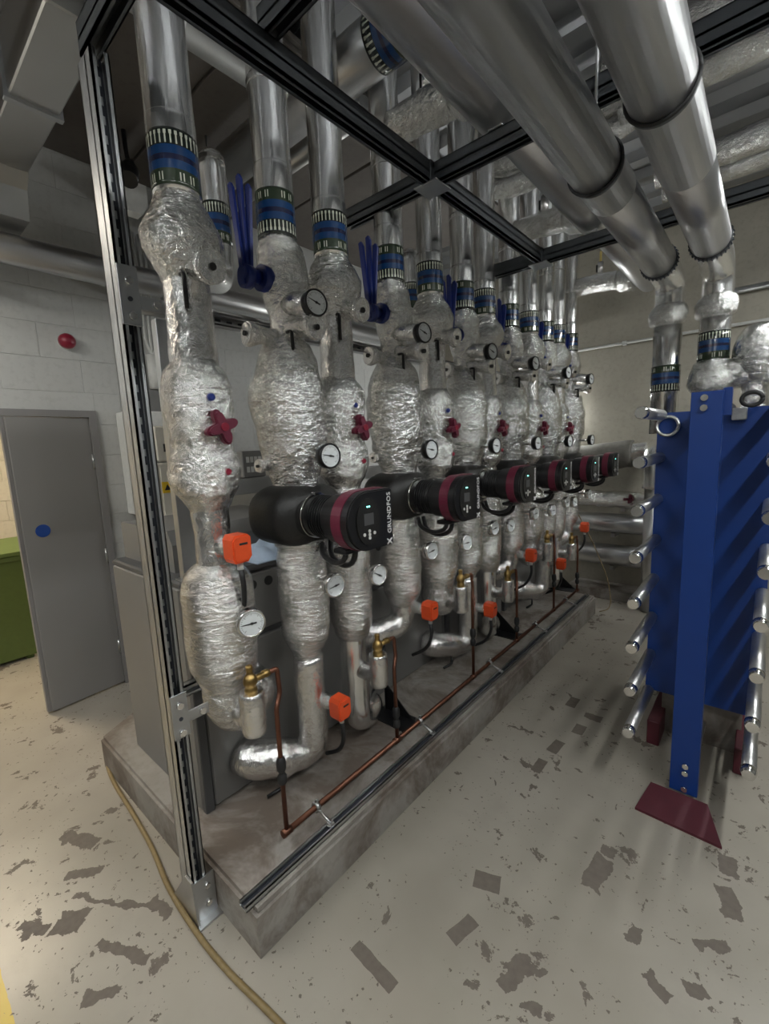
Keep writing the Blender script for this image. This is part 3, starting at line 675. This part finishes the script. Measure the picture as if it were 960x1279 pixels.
# ------------------------------------------------------------------ copper drain line
XC, ZCU = -1.33, PZ + .055
cd = thing('copper_drain_line', 'copper drain pipe running along the front of the plinth with a dropper per handwheel riser', 'pipe', (0, 0, 0))
MB().tube([(XC, .855, ZCU), (XC, 4.36, ZCU)], .0115, 12).build('main_pipe', 'copper', cd)
for i in range(0, 12, 2):
    long = (i % 4) == 2; zt = drain_z[long] + .10; y = RY[i]; x0 = XRW + .175
    yb = y + .075
    d = MB().tube(bend([(x0, y + .07, zt), (x0 + .005, yb + .03, zt + .004), (x0 + .012, yb + .03, zt - .09), (XC, yb, zt - .14), (XC, yb, ZCU)], .012, 4), .0095, 10).build('dropper', 'copper', cd)
    MB().lathe([(.0, .010), (.01, .017), (.035, .018), (.05, .0100), (.065, .018), (.10, .018), (.115, .010)], 14, 0, 1, 2).build('coupling', 'black_rubber', d, (XC, yb, .44 if not long else .30))
    MB().tube([(XC, yb - .02, ZCU), (XC, yb + .02, ZCU)], .0155, 12).build('tee_fitting', 'copper', d)
for q_, y in enumerate((1.02, 1.74, 2.53, 3.3, 4.0)):
    k = MB(); n = 12
    k.tube([(XC + .018 * math.cos(a), y, ZCU + .018 * math.sin(a)) for a in [2 * PI * j / n for j in range(n + 1)]], .0065, 6, flat=1.6)
    k.tube(bend([(XC, y, ZCU + .017), (XC, y, ZCU + .030), (XC + .012, y, ZCU + .036)], .006, 3), .005, 6); k.cyl((XC + .014, y, ZCU - .005), (XC + .085, y, ZCU - .028), .0055, 6); k.disc((XC + .085, y, PZ + .0245), (0, 0, 1), .016, .006, 8)
    tag(k.build('pipe_clip', 'zinc'), 'zinc pipe clip on the copper drain line, ' + ORD[q_] + ' clip from the strut post', 'clip', 'clips on the copper drain line')
# ------------------------------------------------------------------ bypass stubs behind the risers
for (x, y, zt, yr, lab) in ((-1.86, 1.13, 2.95, .84, 'small domed foil stub pipe with a blue band behind the first handwheel riser'), (-1.86, 2.50, 2.95, 2.30, 'small domed foil stub pipe behind the third handwheel riser from the strut post')):
    t_ = thing('bypass_stub', lab, 'pipe', (x, y, 0))
    path = resample(bend([(0, 0, zt - .03), (0, 0, 2.42), (.28, yr - y, 2.40)], .12, 7), .04)
    p = MB().tube(path, .056, 24, .002, 9); p.lathe([(zt - .05, .056), (zt - .02, .053), (zt, .036), (zt + .008, .01)], 24, .001, 9, 3); p.build('pipe', 'foil_smooth', t_)
    MB().lathe([(-.08, .0585), (0, .0585), (.08, .0585)], 32, 0, 1, 2).build('marking_band', 'band_up', t_, (0, 0, 2.66))
for q_, i in enumerate((3, 7, 11)):
    sb = thing('support_gusset', 'black steel pipe support with a triangular foot under the ' + ORD[2 * q_ + 1] + ' pump riser', 'bracket', (-1.60, RY[i] - .10, PZ), 'black pipe supports')
    MB().cyl((0, 0, 0), (0, 0, .43), .008, 8).build('leg', 'black_plastic', sb); MB().cyl((.0, -.10, 0), (0, -.10, .43), .008, 8).build('leg', 'black_plastic', sb)
    MB().prism([(0, 0), (.20, 0), (.0, .17)], 'y', -.003, .003).build('gusset_plate', 'black_plastic', sb); MB().box(-.03, .21, -.11, .03, 0, .006).build('foot_plate', 'black_plastic', sb)
# ------------------------------------------------------------------ boilers behind
def make_boiler(label, y0, y1, mirror=False):
    t_ = thing('boiler', label, 'boiler', (-2.09, (y0 + y1) / 2, PZ), 'boilers in a row on the plinth'); h = (y1 - y0) / 2
    MB().box(-.37, .345, -h, h, 0, .99, .006).build('casing', 'boiler_grey', t_)
    MB().box(.345, .375, -h, -h + .04, .0, .99, .004).build('corner_post', 'boiler_dark', t_)
    MB().box(.345, .372, -h + .045, h, .01, .68, .006).build('lower_panel', 'boiler_grey', t_)
    MB().box(.345, .372, -h + .045, h, .71, .98, .006).build('fascia', 'boiler_grey', t_)
    MB().box(.345, .352, -h + .045, h, .68, .71).build('panel_gap', 'boiler_dark', t_)
    for k in range(4): MB().disc((.3735, -.21 + k * .085, .93), (1, 0, 0), .022, .004, 20).build('port', 'print_black', t_)
    MB().box(-.37, .37, -h, h, .99, 1.02, .008).build('lid', 'boiler_dark', t_)
    hd = MB().prism([(-.36, 1.02), (.20, 1.02), (.20, 1.14), (.16, 1.20), (-.36, 1.20)], 'y', -h + .06, h - .15).build('hood', 'boiler_grey', t_)
    hp = MB().prism([(.205, 1.035), (.205, 1.13), (.215, 1.13), (.215, 1.035)], 'y', -h + .10, -h + .24).build('hood_panel', 'boiler_dark', hd)
    return t_
bl = ['grey metal boiler casing with a dark lid beside the upright strut post', 'grey metal boiler casing, second along the plinth from the post', 'grey metal boiler casing, third along the plinth from the post', 'grey metal boiler casing, last along the plinth before the back wall']
bs = None
for k in range(4):
    y0 = .74 + k * .94; y1 = y0 + .88
    if bs is None: bs = make_boiler(bl[0], y0, y1)
    else: dup(bs, (-2.09, (y0 + y1) / 2, PZ), bl[k])
# wall cabinets and boxes behind the boilers
t_ = thing('control_cabinet', 'cream metal control cabinet with yellow warning signs behind the first boiler', 'cabinet', (-2.72, 1.06, 1.30))
MB().box(-.22, .12, 0, .78, 0, .36, .008).build('body', 'cream_metal', t_); MB().box(.12, .127, .02, .76, .02, .34, .003).build('door', 'cream_metal', t_)
for (yy, zz) in ((.05, .22), (.26, .08)):
    s = MB().prism([(yy - .03, zz - .032), (yy + .03, zz - .032), (yy + .03, zz + .032), (yy - .03, zz + .032)], 'x', .127, .1285).build('warning_sign', 'warn_yellow', t_)
    MB().prism([(yy - .018, zz - .016), (yy + .018, zz - .016), (yy, zz + .018)], 'x', .1285, .1292).build('sign_symbol', 'print_black', s)
MB().box(-.18, .08, .1, .7, -.10, 0, .004).build('cable_trunk', 'boiler_grey', t_)
MB().box(-.18, .08, .12, .18, -1.12, -.10).build('stand_leg', 'boiler_grey', t_); MB().box(-.18, .08, .6, .66, -1.12, -.10).build('stand_leg', 'boiler_grey', t_)
t_ = thing('controller_box', 'cream wall controller box with a black display above the cream cabinet', 'controller', (-2.66, 1.075, 1.665))
MB().box(-.12, .06, 0, .30, 0, .20, .008).build('body', 'cream_metal', t_); MB().box(.058, .0625, .04, .18, .055, .10).build('display', 'print_black', t_); MB().box(-.12, .05, 0, .30, -.005, 0).build('gasket', 'boiler_grey', t_)
t_ = thing('junction_box', 'grey junction box with rows of white labels standing on the shelf rail', 'junction box', (-2.24, 1.44, 1.555))
MB().box(-.06, .03, -.075, .075, 0, .15, .006).build('body', 'boiler_grey', t_)
for r in range(2):
    for k in range(4): MB().box(.03, .0315, -.05 + k * .026, -.05 + k * .026 + .019, .03 + r * .055, .03 + r * .055 + .032).build('label_strip', 'conduit_white', t_)
t_ = thing('shelf_rail', 'pale metal shelf rail crossing behind the pumps above the boilers', 'shelf', (-2.24, 1.2, 1.49))
MB().box(-.10, .06, 0, 3.2, .03, .06, .004).build('shelf', 'boiler_grey', t_); MB().box(.05, .065, 0, 3.2, -.02, .065, .003).build('front_lip', 'duct_metal', t_)
for yy in (.02, 1.6, 3.1): MB().box(-.10, -.06, yy, yy + .04, -.11, .03).build('bracket', 'duct_metal', t_)
# crumpled pale blue cloth on the boiler lid
m = MB(); n = 16; vs = []
for j in range(n + 1):
    for i in range(n + 1):
        u, v = i / n - .5, j / n - .5; hgt = .075 * max(0, 1 - (u * u + v * v) * 4.2) * (1 + .7 * noise.noise(Vector((u * 6, v * 6, 2)))) + .006
        vs.append((u * .2, v * .26, hgt))
for j in range(n + 1):
    for i in range(n + 1): vs.append((vs[j * (n + 1) + i][0], vs[j * (n + 1) + i][1], 0))
N = (n + 1) ** 2; fs = []
for j in range(n):
    for i in range(n):
        q = (j * (n + 1) + i, j * (n + 1) + i + 1, (j + 1) * (n + 1) + i + 1, (j + 1) * (n + 1) + i); fs.append(q); fs.append(tuple(k + N for k in q[::-1]))
for i in range(n): fs += [(i, N + i, N + i + 1, i + 1), (n * (n + 1) + i, n * (n + 1) + i + 1, N + n * (n + 1) + i + 1, N + n * (n + 1) + i), (i * (n + 1), (i + 1) * (n + 1), N + (i + 1) * (n + 1), N + i * (n + 1)), (i * (n + 1) + n, N + i * (n + 1) + n, N + (i + 1) * (n + 1) + n, (i + 1) * (n + 1) + n)]
m.add(vs, fs, True); o = m.build('cleaning_cloth', 'cloth_blue', None, (-1.80, 1.21, PZ + 1.02)); tag(o, 'crumpled pale blue cloth on the dark boiler lid behind the first pump', 'cloth')
# ------------------------------------------------------------------ left wall things
al = thing('alarm_sounder', 'round dark red fire alarm sounder on the white wall above the door', 'alarm', (XL, .995, 2.48))
MB().tube([(0, 0, 0), (.02, 0, 0)], .05, 24).build('base', 'glassy_white', al); MB().tube([(.02, 0, 0), (.045, 0, 0), (.065, 0, 0), (.075, 0, 0)], [.05, .048, .034, .012], 24).build('dome', 'red_plastic', al)
wp = thing('wall_pipe', 'large silver insulated pipe running along the white wall above the door', 'pipe', (-3.36, 0, 2.90))
MB().tube([(0, YF + .02, 0), (0, .9, 0), (0, .92, 0), (0, 2.0, 0), (0, 2.02, 0), (0, 4.6, 0)], [.083, .083, .085, .085, .083, .083], 28).build('jacket', 'foil_header', wp)
for yy in (.4, 1.55, 2.7): MB().box(-.26, .09, yy, yy + .04, -.13, -.09, .002).build('bracket', 'galvanised', wp); MB().box(-.02, .02, yy, yy + .04, -.09, -.07).build('saddle', 'galvanised', wp)
wp = thing('wall_cabinet', 'white wall cabinet beside the grey door', 'cabinet', (XL, 1.24, 1.28))
MB().box(0, .22, 0, .34, 0, .74, .006).build('body', 'glassy_white', wp); MB().box(.22, .227, .01, .33, .01, .73, .003).build('door', 'glassy_white', wp)
for k in range(3): MB().disc((.228, .05 + k * .04, .06), (1, 0, 0), .008, .004, 10).build('knock_out', 'print_black', wp)
cdn = thing('conduit_drop', 'thin white conduit looping down the white wall behind the upright post', 'conduit', (XL, 0, 0))
for k in range(3): MB().tube(bend([(.03, 1.50 + k * .035, 3.3), (.03, 1.50 + k * .035, 2.55 - .03 * k), (.03, 1.53, 2.45)], .04, 4), .010, 8).build('conduit', 'conduit_white', cdn)
MB().tube([(.05, 1.53, 2.20), (.05, 1.53, 2.45)], .045, 18).build('canister', 'glassy_white', cdn)
MB().box(0, .05, 1.45, 1.75, 2.02, 2.2, .004).build('trunking_box', 'boiler_grey', cdn)
sp = thing('spot_light', 'small black spotlight clamped to a white bracket box under the ceiling', 'spotlight', (-3.06, 1.3, 3.36))
MB().tube([(.05, -.03, -.02), (.0, 0, .06), (-.03, .02, .12)], [.05, .055, .03], 18).build('lamp_head', 'black_plastic', sp); MB().tube(bend([(-.02, .01, .1), (-.04, .01, .2), (-.04, .01, ZC - .05 - 3.36)], .03, 3), .014, 8).build('stem', 'black_plastic', sp)
MB().prism([(-.13, -.16), (.06, -.16), (.10, -.10), (.10, .02), (-.13, .02)], 'x', -.10, -.02).build('bracket_box', 'glassy_white', sp)
du = thing('rectangular_duct', 'pale rectangular sheet metal duct crossing overhead above the grey door', 'duct', (0, 0, 0))
MB().box(-3.05, -1.9, .60, .78, 3.2, 3.55, .006).build('duct_run', 'duct_metal', du)
MB().prism([(-3.05, 3.2), (-3.05, 3.55), (-3.30, 3.45), (-3.42, 3.2), (-3.42, 3.0), (-3.16, 3.0), (-3.12, 3.14)], 'y', .60, .78).build('duct_bend', 'duct_metal', du)
MB().box(-2.1, -1.9, .60, .78, 3.55, ZC, .004).build('duct_riser', 'duct_metal', du)
MB().box(-2.5, -2.47, .585, .795, 3.185, 3.565, .002).build('flange', 'galvanised', du)
MB().cyl((-2.2, .69, 3.55), (-2.2, .69, ZC - .05), .005, 6).build('hanger_rod', 'galvanised', du)
cp = thing('conduit_run', 'grey conduit tube running overhead beside the rectangular duct', 'conduit', (0, .50, 3.25))
MB().tube([(-3.6, 0, 0), (2.0, 0, 0)], .032, 16).build('tube', 'galvanised', cp)
for xx in (-2.6, -.8): MB().cyl((xx, 0, .03), (xx, 0, ZC - 3.25), .005, 6).build('hanger_rod', 'galvanised', cp)
# green wheelie bin in the passage
bi = thing('wheelie_bin', 'green wheelie bin standing in the passage behind the door', 'bin', (-5.02, .52, 0))
MB().add([(-.24, -.24, .03), (.24, -.24, .03), (.24, .24, .03), (-.24, .24, .03), (-.29, -.29, .92), (.29, -.29, .92), (.29, .29, .92), (-.29, .29, .92)], [(3, 2, 1, 0), (4, 5, 6, 7), (0, 1, 5, 4), (1, 2, 6, 5), (2, 3, 7, 6), (3, 0, 4, 7)]).build('body', 'bin_green', bi)
MB().box(-.31, .31, -.31, .31, .88, .93, .01).build('rim', 'bin_green', bi); MB().prism([(-.31, .93), (.32, .93), (.32, .96), (-.2, 1.02), (-.31, 1.0)], 'y', -.31, .31).build('lid', 'bin_green', bi)
for s in (-1, 1): MB().tube([(-.22, s * .20, .08), (-.22, s * .26, .08)], .08, 20).build('wheel', 'black_rubber', bi)
MB().cyl((.2, -.2, 0), (.2, -.2, .035), .03, 10).cyl((.2, .2, 0), (.2, .2, .035), .03, 10).build('foot', 'bin_green', bi)
# hose on the floor
pts = [(-2.97, .95, .0100), (-2.87, .80, .0100), (-2.76, .66, .0100), (-2.533, .622, .010), (-2.192, .605, .0100), (-1.915, .584, .0100), (-1.70, .548, .0100), (-1.458, .538, .0100), (-1.262, .543, .0100), (-.994, .577, .0100), (-.80, .585, .0100), (-.6, .50, .0100), (-.3, .40, .0100)]
tag(MB().tube(resample(bend(pts, .12, 5), .05), .0098, 12).build('gas_hose', 'hose_tan'), 'tan rubber hose lying across the floor past the upright post', 'hose')

# ------------------------------------------------------------------ overhead headers
def header(name, label, pts, r, rad=.15, mat='foil_header', joints=(), amp=0.0):
    t_ = thing(name, label, 'pipe', (0, 0, 0)); path = bend(pts, rad, 8)
    if amp: path = resample(path, .04)
    MB().tube(path, r, 32, amp, 8).build('jacket', mat, t_); return t_
AX, BX, HZ = -.525, -.285, 2.63
hxd = 3.4
for (x, z, lab, nm) in ((AX, HZ, 'long silver overhead pipe nearer the risers, dropping to the heat exchanger', 'a'), (BX, HZ, 'long silver overhead pipe farther from the risers, dropping to the heat exchanger', 'b')):
    t_ = thing('overhead_header', lab, 'pipe', (x, 0, 0), 'overhead headers feeding the heat exchanger')
    ce = hxd - (.40 if nm == 'a' else .52)
    MB().tube([(0, -2.3, z), (0, 2.02, z)], .085, 36).build('jacket', 'foil_header', t_); MB().tube([(0, 2.02, z), (0, ce, z)], .083, 36).build('jacket', 'foil_header', t_)
    for yy in ((1.82, .3) if nm == 'a' else (1.56, .3)): MB().tube([(0, yy - .006, z), (0, yy + .006, z)], .0895, 36).build('joint_band', 'galvanised_dark', t_)
    for yy in ((1.80,) if nm == 'a' else (1.545,)):
        MB().tube([(.0885 * math.cos(a), yy, z + .0885 * math.sin(a)) for a in [2 * PI * j / 28 for j in range(29)]], .006, 6).build('hanger_clip', 'black_rubber', t_); MB().cyl((0, yy, z + .088), (0, yy, ZC), .005, 6).build('hanger_rod', 'galvanised', t_)
    MB().tube([(0, ce - .03, z), (0, ce, z), (0, ce + .01, z)], .088, 36).build('end_collar', 'galvanised_dark', t_)
    k = MB()
    for j in range(30):
        a = 2 * PI * j / 30; k.tube([(.089 * math.cos(a), ce - .025, z + .089 * math.sin(a)), (.091 * math.cos(a), ce + .005, z + .091 * math.sin(a))], .004, 4, smooth=False)
    k.build('collar_teeth', 'strut_inside', t_)
    MB().tube(resample(bend([(0, ce, z), (-.005, hxd, z), (-.008, hxd, z - .25)], .10, 7), .03), .080, 32, .003, 9).build('drop_bend', 'foil_smooth', t_)
    MB().lathe([(z - .14, .078), (z - .16, .098), (z - .20, .108), (z - .25, .100), (z - .27, .078)], 36, .008, 10, 6, 2.0).build('elbow_jacket', 'foil_crinkled', t_, (-.008, hxd, 0))
    MB().tube([(-.008, hxd, z - .24), (-.008, hxd, 1.70)], .078, 32).build('drop_pipe', 'foil_smooth', t_)
    MB().lathe([(-.08, .081), (0, .081), (.08, .081)], 40, 0, 1, 2).build('marking_band', 'band_down' if nm == 'a' else 'band_up', t_, (-.008, hxd, 2.04 if nm == 'a' else 2.20))
    if nm == 'b':
        MB().lathe([(2.12, .078), (2.09, .10), (2.02, .125), (1.96, .122), (1.92, .09), (1.90, .07)], 36, .010, 10, 6, 5.0).build('valve_jacket', 'foil_crinkled', t_, (-.008, hxd, 0))
        MB().tube(resample(bend([(.0, hxd, 2.02), (.22, hxd + .02, 2.03), (.62, hxd + .02, 2.05)], .1, 5), .03), .085, 28, .012, 10).build('side_branch', 'foil_crinkled', t_)
        MB().lathe([(1.72, .065), (1.95, .066), (2.0, .09), (2.10, .12), (2.2, .11), (2.28, .07), (2.30, .02)], 32, .008, 10, 5, 7.0).build('strainer_jacket', 'foil_crinkled', t_, (.20, hxd + .02, 0))
t_ = thing('collecting_header', 'largest dark silver header pipe resting on the strut cross beams', 'pipe', (-.90, 0, 3.045))
MB().tube([(0, -2.3, 0), (0, 1.80, 0), (0, 1.90, 0), (0, 1.955, 0), (0, 1.975, 0)], [.125, .125, .122, .10, .06], 36).build('near_jacket', 'foil_header', t_)
MB().tube([(0, 1.8, 0), (0, 3.12, 0), (0, 3.2, 0), (0, 3.24, 0)], [.115, .115, .11, .08], 36).build('middle_jacket', 'foil_header', t_)
MB().tube([(0, 3.0, -.0), (0, 4.55, 0), (0, 4.75, 0), (0, 4.80, 0)], [.10, .10, .095, .06], 32).build('far_jacket', 'foil_header', t_)
for yy in (1.83, 3.08): MB().box(-.03, .03, yy - .03, yy + .03, -.128, -.098).build('saddle', 'galvanised', t_)
def branch(i, z, label):
    y = RY[i]
    t_ = thing('header_branch', label, 'pipe', (0, y, z), 'branches from the risers to the header')
    MB().tube(resample([Vector((XRW + .06, 0, 0)), Vector((-1.30, 0, 0)), Vector((-1.02, 0, -.03))], .03), .078, 28, .005, 9).build('jacket', 'foil_crinkled', t_)
    MB().tube(resample([Vector((-1.13, 0, -.02)), Vector((-1.05, 0, -.03)), Vector((-.98, 0, -.05))], .03), [.08, .10, .10, .10, .10, .08][:len(resample([Vector((-1.13, 0, -.02)), Vector((-1.05, 0, -.03)), Vector((-.98, 0, -.05))], .03))], 28, .008, 9).build('joint_jacket', 'foil_crinkled', t_)
    MB().cyl((-1.27, 0, .07), (-1.27, 0, .17), .026, 14).build('vent_sleeve', 'foil_sleeve', t_); MB().cyl((-1.27, 0, .17), (-1.27, 0, .26), .010, 8).build('vent_tube', 'wire_yellow', t_); MB().box(-1.305, -1.292, -.012, .012, .09, .15).build('vent_tap', 'black_plastic', t_)
    return t_
branch(3, 3.20, 'foil-wrapped branch pipe from the second pump riser into the largest header')
branch(7, 3.16, 'foil-wrapped branch pipe from the fourth pump riser into the largest header')
branch(11, 3.09, 'foil-wrapped branch pipe from the last pump riser into the largest header')
t_ = header('cross_header', 'silver cross pipe with a green and blue band passing over behind the risers', [(-3.55, 1.68, 3.40), (-1.0, 1.68, 3.40), (2.3, 1.68, 3.40)], .105)
bd = MB().lathe([(-.08, .108), (0, .108), (.08, .108)], 40, 0, 1, 2).build('marking_band', 'band_down', t_, (-1.30, 1.68, 3.40)); bd.rotation_euler = (0, PI / 2, 0)
for xx in (-2.8, 1.4): MB().cyl((xx, 1.68, 3.5), (xx, 1.68, ZC), .006, 6).build('hanger_rod', 'galvanised', t_)
t_ = header('rear_header', 'silver taped pipe running high behind the risers', [(-1.78, -2.3, 3.31), (-1.78, 1.45, 3.31)], .065, mat='dull_wrap')
MB().tube([(-1.78, .98, 3.31), (-1.78, 1.0, 3.31)], .0665, 28).build('tape', 'print_white', t_); MB().tube([(-1.78, 1.40, 3.31), (-1.78, 1.45, 3.31), (-1.78, 1.47, 3.31)], [.07, .08, .06], 28, .004, 14).build('end_jacket', 'foil_crinkled', t_)
MB().cyl((-1.78, .2, 3.37), (-1.78, .2, ZC - .05), .005, 6).build('hanger_rod', 'galvanised', t_)
t_ = header('slanting_conduit', 'plain grey pipe crossing under the dark soffit behind the risers', [(-3.55, 1.98, 3.46), (-1.72, 1.98, 3.46)], .055, mat='duct_metal')
MB().cyl((-2.6, 1.98, 3.51), (-2.6, 1.98, ZC - .05), .005, 6).build('hanger_rod', 'galvanised', t_)
# foil pipes across the ceiling by the back wall
for k, (y, z, r, lab) in enumerate(((2.72, 3.52, .10, 'crinkled foil pipe under the ribbed ceiling, nearest the camera side of the back group'), (3.02, 3.50, .075, 'crinkled foil pipe under the ribbed ceiling, second of the back group'), (4.02, 3.55, .085, 'crinkled foil pipe under the ribbed ceiling, third of the back group'), (4.30, 3.54, .07, 'crinkled foil pipe under the ribbed ceiling nearest the back wall'))):
    lab = lab.replace(', nearest the camera side of the back group', ' farthest from the back wall')
    t_ = thing('foil_pipe', lab, 'pipe', (0, y, z), 'foil pipes under the ceiling')
    MB().tube(resample([Vector((-.75, 0, 0)), Vector((2.55, 0, 0))], .05), r, 22, .012, 7).build('jacket', 'foil_crinkled', t_)
    for xx in (.9, 2.0): MB().cyl((xx, 0, r * .9), (xx, 0, ZC + .07 - z), .005, 6).build('hanger_rod', 'galvanised', t_)
for k, (z, x) in enumerate(((3.52, -1.42), (3.38, -1.44))):
    t_ = thing('flexible_duct', 'foil flexible duct sagging between the risers and the ceiling, ' + ('upper' if k == 0 else 'lower') + ' of the two', 'duct', (0, 0, 0), 'flexible foil ducts')
    MB().tube(resample(bend([(-1.75, 3.08, z + .12), (x, 3.05, z - .04), (-1.05, 3.08, z + .02), (-.6, 3.12, z + .12)], .3, 10), .02), .062, 22, .010, 18).build('sleeve', 'foil_crinkled', t_)
# ------------------------------------------------------------------ back wall pipes
for k, (z, r, lab) in enumerate(((.80, .10, 'upper of two silver pipes running level along the back wall'), (.46, .11, 'lower of two silver pipes running level along the back wall'))):
    t_ = thing('wall_header', lab, 'pipe', (0, 5.0, z), 'level pipes on the back wall')
    MB().tube([(-1.75, 0, 0), (-.72, 0, 0)], r, 28).build('jacket', 'foil_header', t_)
    MB().tube(resample([Vector((-.74, 0, 0)), Vector((-.45, 0, 0))], .03), r * 1.05, 24, .008, 12).build('end_jacket', 'foil_crinkled', t_)
    MB().box(-1.2, -1.16, -.05, .19, -r - .04, -r).build('bracket', 'galvanised', t_)
t_ = thing('valve_line', 'crinkled foil pipe with a dark red handle above the level wall pipes', 'pipe', (0, 5.0, 1.05))
MB().tube(resample([Vector((-1.72, 0, .02)), Vector((-1.3, 0, 0)), Vector((-.75, 0, -.02))], .03), .085, 24, .02, 9).build('jacket', 'foil_crinkled', t_)
handwheel(t_, (-1.02, -.14, .02), .4, .06).rotation_euler = (0, 0, 0)
MB().tube([(-1.02, -.05, 0), (-1.02, -.15, .0)], .035, 14).build('valve_neck', 'foil_crinkled', t_); MB().box(-1.12, -1.08, -.03, .19, -.12, -.085).build('bracket', 'galvanised', t_)
t_ = thing('canvas_jacket_pipe', 'pipe in a grey canvas jacket joining a foil elbow on the back wall', 'pipe', (0, 4.97, 1.50))
MB().tube(resample([Vector((-1.62, 0, -.03)), Vector((-1.52, 0, -.03)), Vector((-1.2, 0, .0)), Vector((-1.08, 0, .02)), Vector((-1.03, 0, .02))], .03), .135, 28, .012, 7).build('canvas_jacket', 'canvas_grey', t_)
MB().tube(resample(bend([(-1.08, 0, .03), (-.82, 0, .06), (-.80, -.22, .02), (-.80, -.22, -.30)], .11, 6), .03), .095, 24, .004, 9).build('elbow', 'foil_smooth', t_); MB().tube([(-.80, -.22, -.28), (-.80, -.22, -1.49)], .070, 24).build('drop_pipe', 'foil_header', t_)
MB().box(-1.0, -.96, -.02, .22, -.10, -.06).build('bracket', 'galvanised', t_)
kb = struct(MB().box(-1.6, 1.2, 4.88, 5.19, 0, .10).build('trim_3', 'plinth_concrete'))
t_ = thing('wall_conduit', 'thin pale conduit running level along the concrete back wall', 'conduit', (0, YB - .03, 2.62))
MB().tube([(-1.75, 0, 0), (1.2, 0, 0)], .014, 10).build('tube', 'conduit_white', t_)
for xx in (-1.2, -.5, .2): MB().box(xx, xx + .04, -.018, .03, -.02, .02, .003).build('clip', 'conduit_white', t_)
t_ = thing('wall_trunking', 'silver conduit on the back wall to the right of the dropping pipes', 'conduit', (0, YB - .05, 2.90))
MB().tube([(-.42, 0, 0), (1.8, 0, 0)], .028, 12).build('tube', 'galvanised', t_); MB().box(-.46, -.36, -.05, .05, -.06, .06, .004).build('junction', 'glassy_white', t_)
# cream wire at the far corner of the plinth
tag(MB().tube(resample(bend([(-1.50, 4.72, 1.0), (-1.30, 4.72, .62), (-1.12, 4.60, .30), (-1.06, 4.50, .05), (-1.16, 4.46, .012)], .12, 6), .04), .005, 6).build('loose_wire', 'hose_tan'), 'thin pale wire hanging loose at the far end of the plinth', 'wire')

# ------------------------------------------------------------------ plate heat exchanger
hx = thing('plate_heat_exchanger', 'tall blue plate heat exchanger with steel tie bars and a maroon foot', 'heat exchanger', (-.2, 2.6, 0))
HW, ZT, ZB_ = .232, 1.80, .335
fp = MB().prism([(-HW, ZB_), (HW, ZB_), (HW, ZT), (-HW, ZT)], 'y', 0, .045).build('pressure_plate', 'blue_paint', hx)
MB().box(-HW + .02, HW - .02, .047, .60, ZB_ + .02, ZT - .02).build('plate_pack', 'gasket', hx)
MB().box(-HW, HW, .60, .65, .12, ZT + .02, .004).build('frame_plate', 'blue_paint', hx)
MB().box(-HW, HW, .56, .70, 0, .12).build('frame_foot', 'maroon_paint', hx)
for s in (-1, 1): MB().box(s * .19 - .03, s * .19 + .03, .02, .62, .0, .14, .004).build('skid_rail', 'maroon_paint', hx)
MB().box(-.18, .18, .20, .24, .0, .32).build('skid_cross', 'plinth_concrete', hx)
cl = MB().box(-.058, .050, -.36, -.352, .06, 1.86, .002); cl.box(-.058, -.050, -.352, -.31, .06, 1.86); cl.box(.042, .050, -.352, -.31, .06, 1.86); cl.build('column', 'blue_paint', hx)
MB().box(.045, .075, -.34, -.29, 1.76, 1.87, .002).build('column_cap', 'blue_paint', hx)
for (xx, zz) in ((-.012, 1.835), (-.012, 1.795), (0, .20), (0, .165), (0, .085)): MB().disc((xx, -.366, zz), (0, 1, 0), .013, .012, 6 if zz < 1 else 16).build('bolt', 'chrome', hx)
ft = MB(); ft.prism([(-.165, -.52), (.155, -.53), (.09, -.35), (-.13, -.35)], 'z', 0, .012); ft.add([(-.165, -.52, .012), (.155, -.53, .012), (.09, -.37, .06), (-.13, -.37, .06), (-.13, -.35, .012), (.09, -.35, .012)], [(0, 1, 2, 3), (3, 2, 5, 4), (0, 3, 4), (1, 5, 2), (0, 4, 5, 1)]); ft.build('foot', 'maroon_paint', hx)
MB().box(-.05, .04, -.35, .65, 1.80, 1.84, .003).build('carrying_bar', 'black_plastic', hx)
MB().box(-.04, .03, -.35, .62, .10, .13, .003).build('guide_bar', 'galvanised', hx)
for s in (-1, 1):
    for k in range(8):
        z = 1.79 - k * .2086; x = s * .2175
        tb = MB().tube([(x, -.445, z), (x, .0, z)], .026, 18).build('tie_bar', 'zinc', hx)
        MB().tube([(x, -.47, z), (x, -.445, z), (x, -.43, z)], [.022, .0275, .0275], 16).build('bar_end', 'chrome', tb)
        MB().tube([(x, -.03, z), (x, .0, z)], .036, 6, smooth=False).build('nut', 'zinc', tb) if False else None
MB().tube([(-.185 + .045 * math.cos(a), -.02 + .01 * math.sin(a), 1.735 + .045 * math.sin(a)) for a in [2 * PI * j / 24 for j in range(25)]], .008, 8).build('lifting_eye', 'zinc', hx)
MB().tube([(.13 + .035 * math.cos(a), -.10, 1.83 + .028 * math.sin(a)) for a in [2 * PI * j / 20 for j in range(21)]], .009, 8).build('shackle', 'black_rubber', hx)
MB().box(.06, .115, -.03, -.005, 1.745, 1.80, .004).build('roller_bracket', 'zinc', hx)
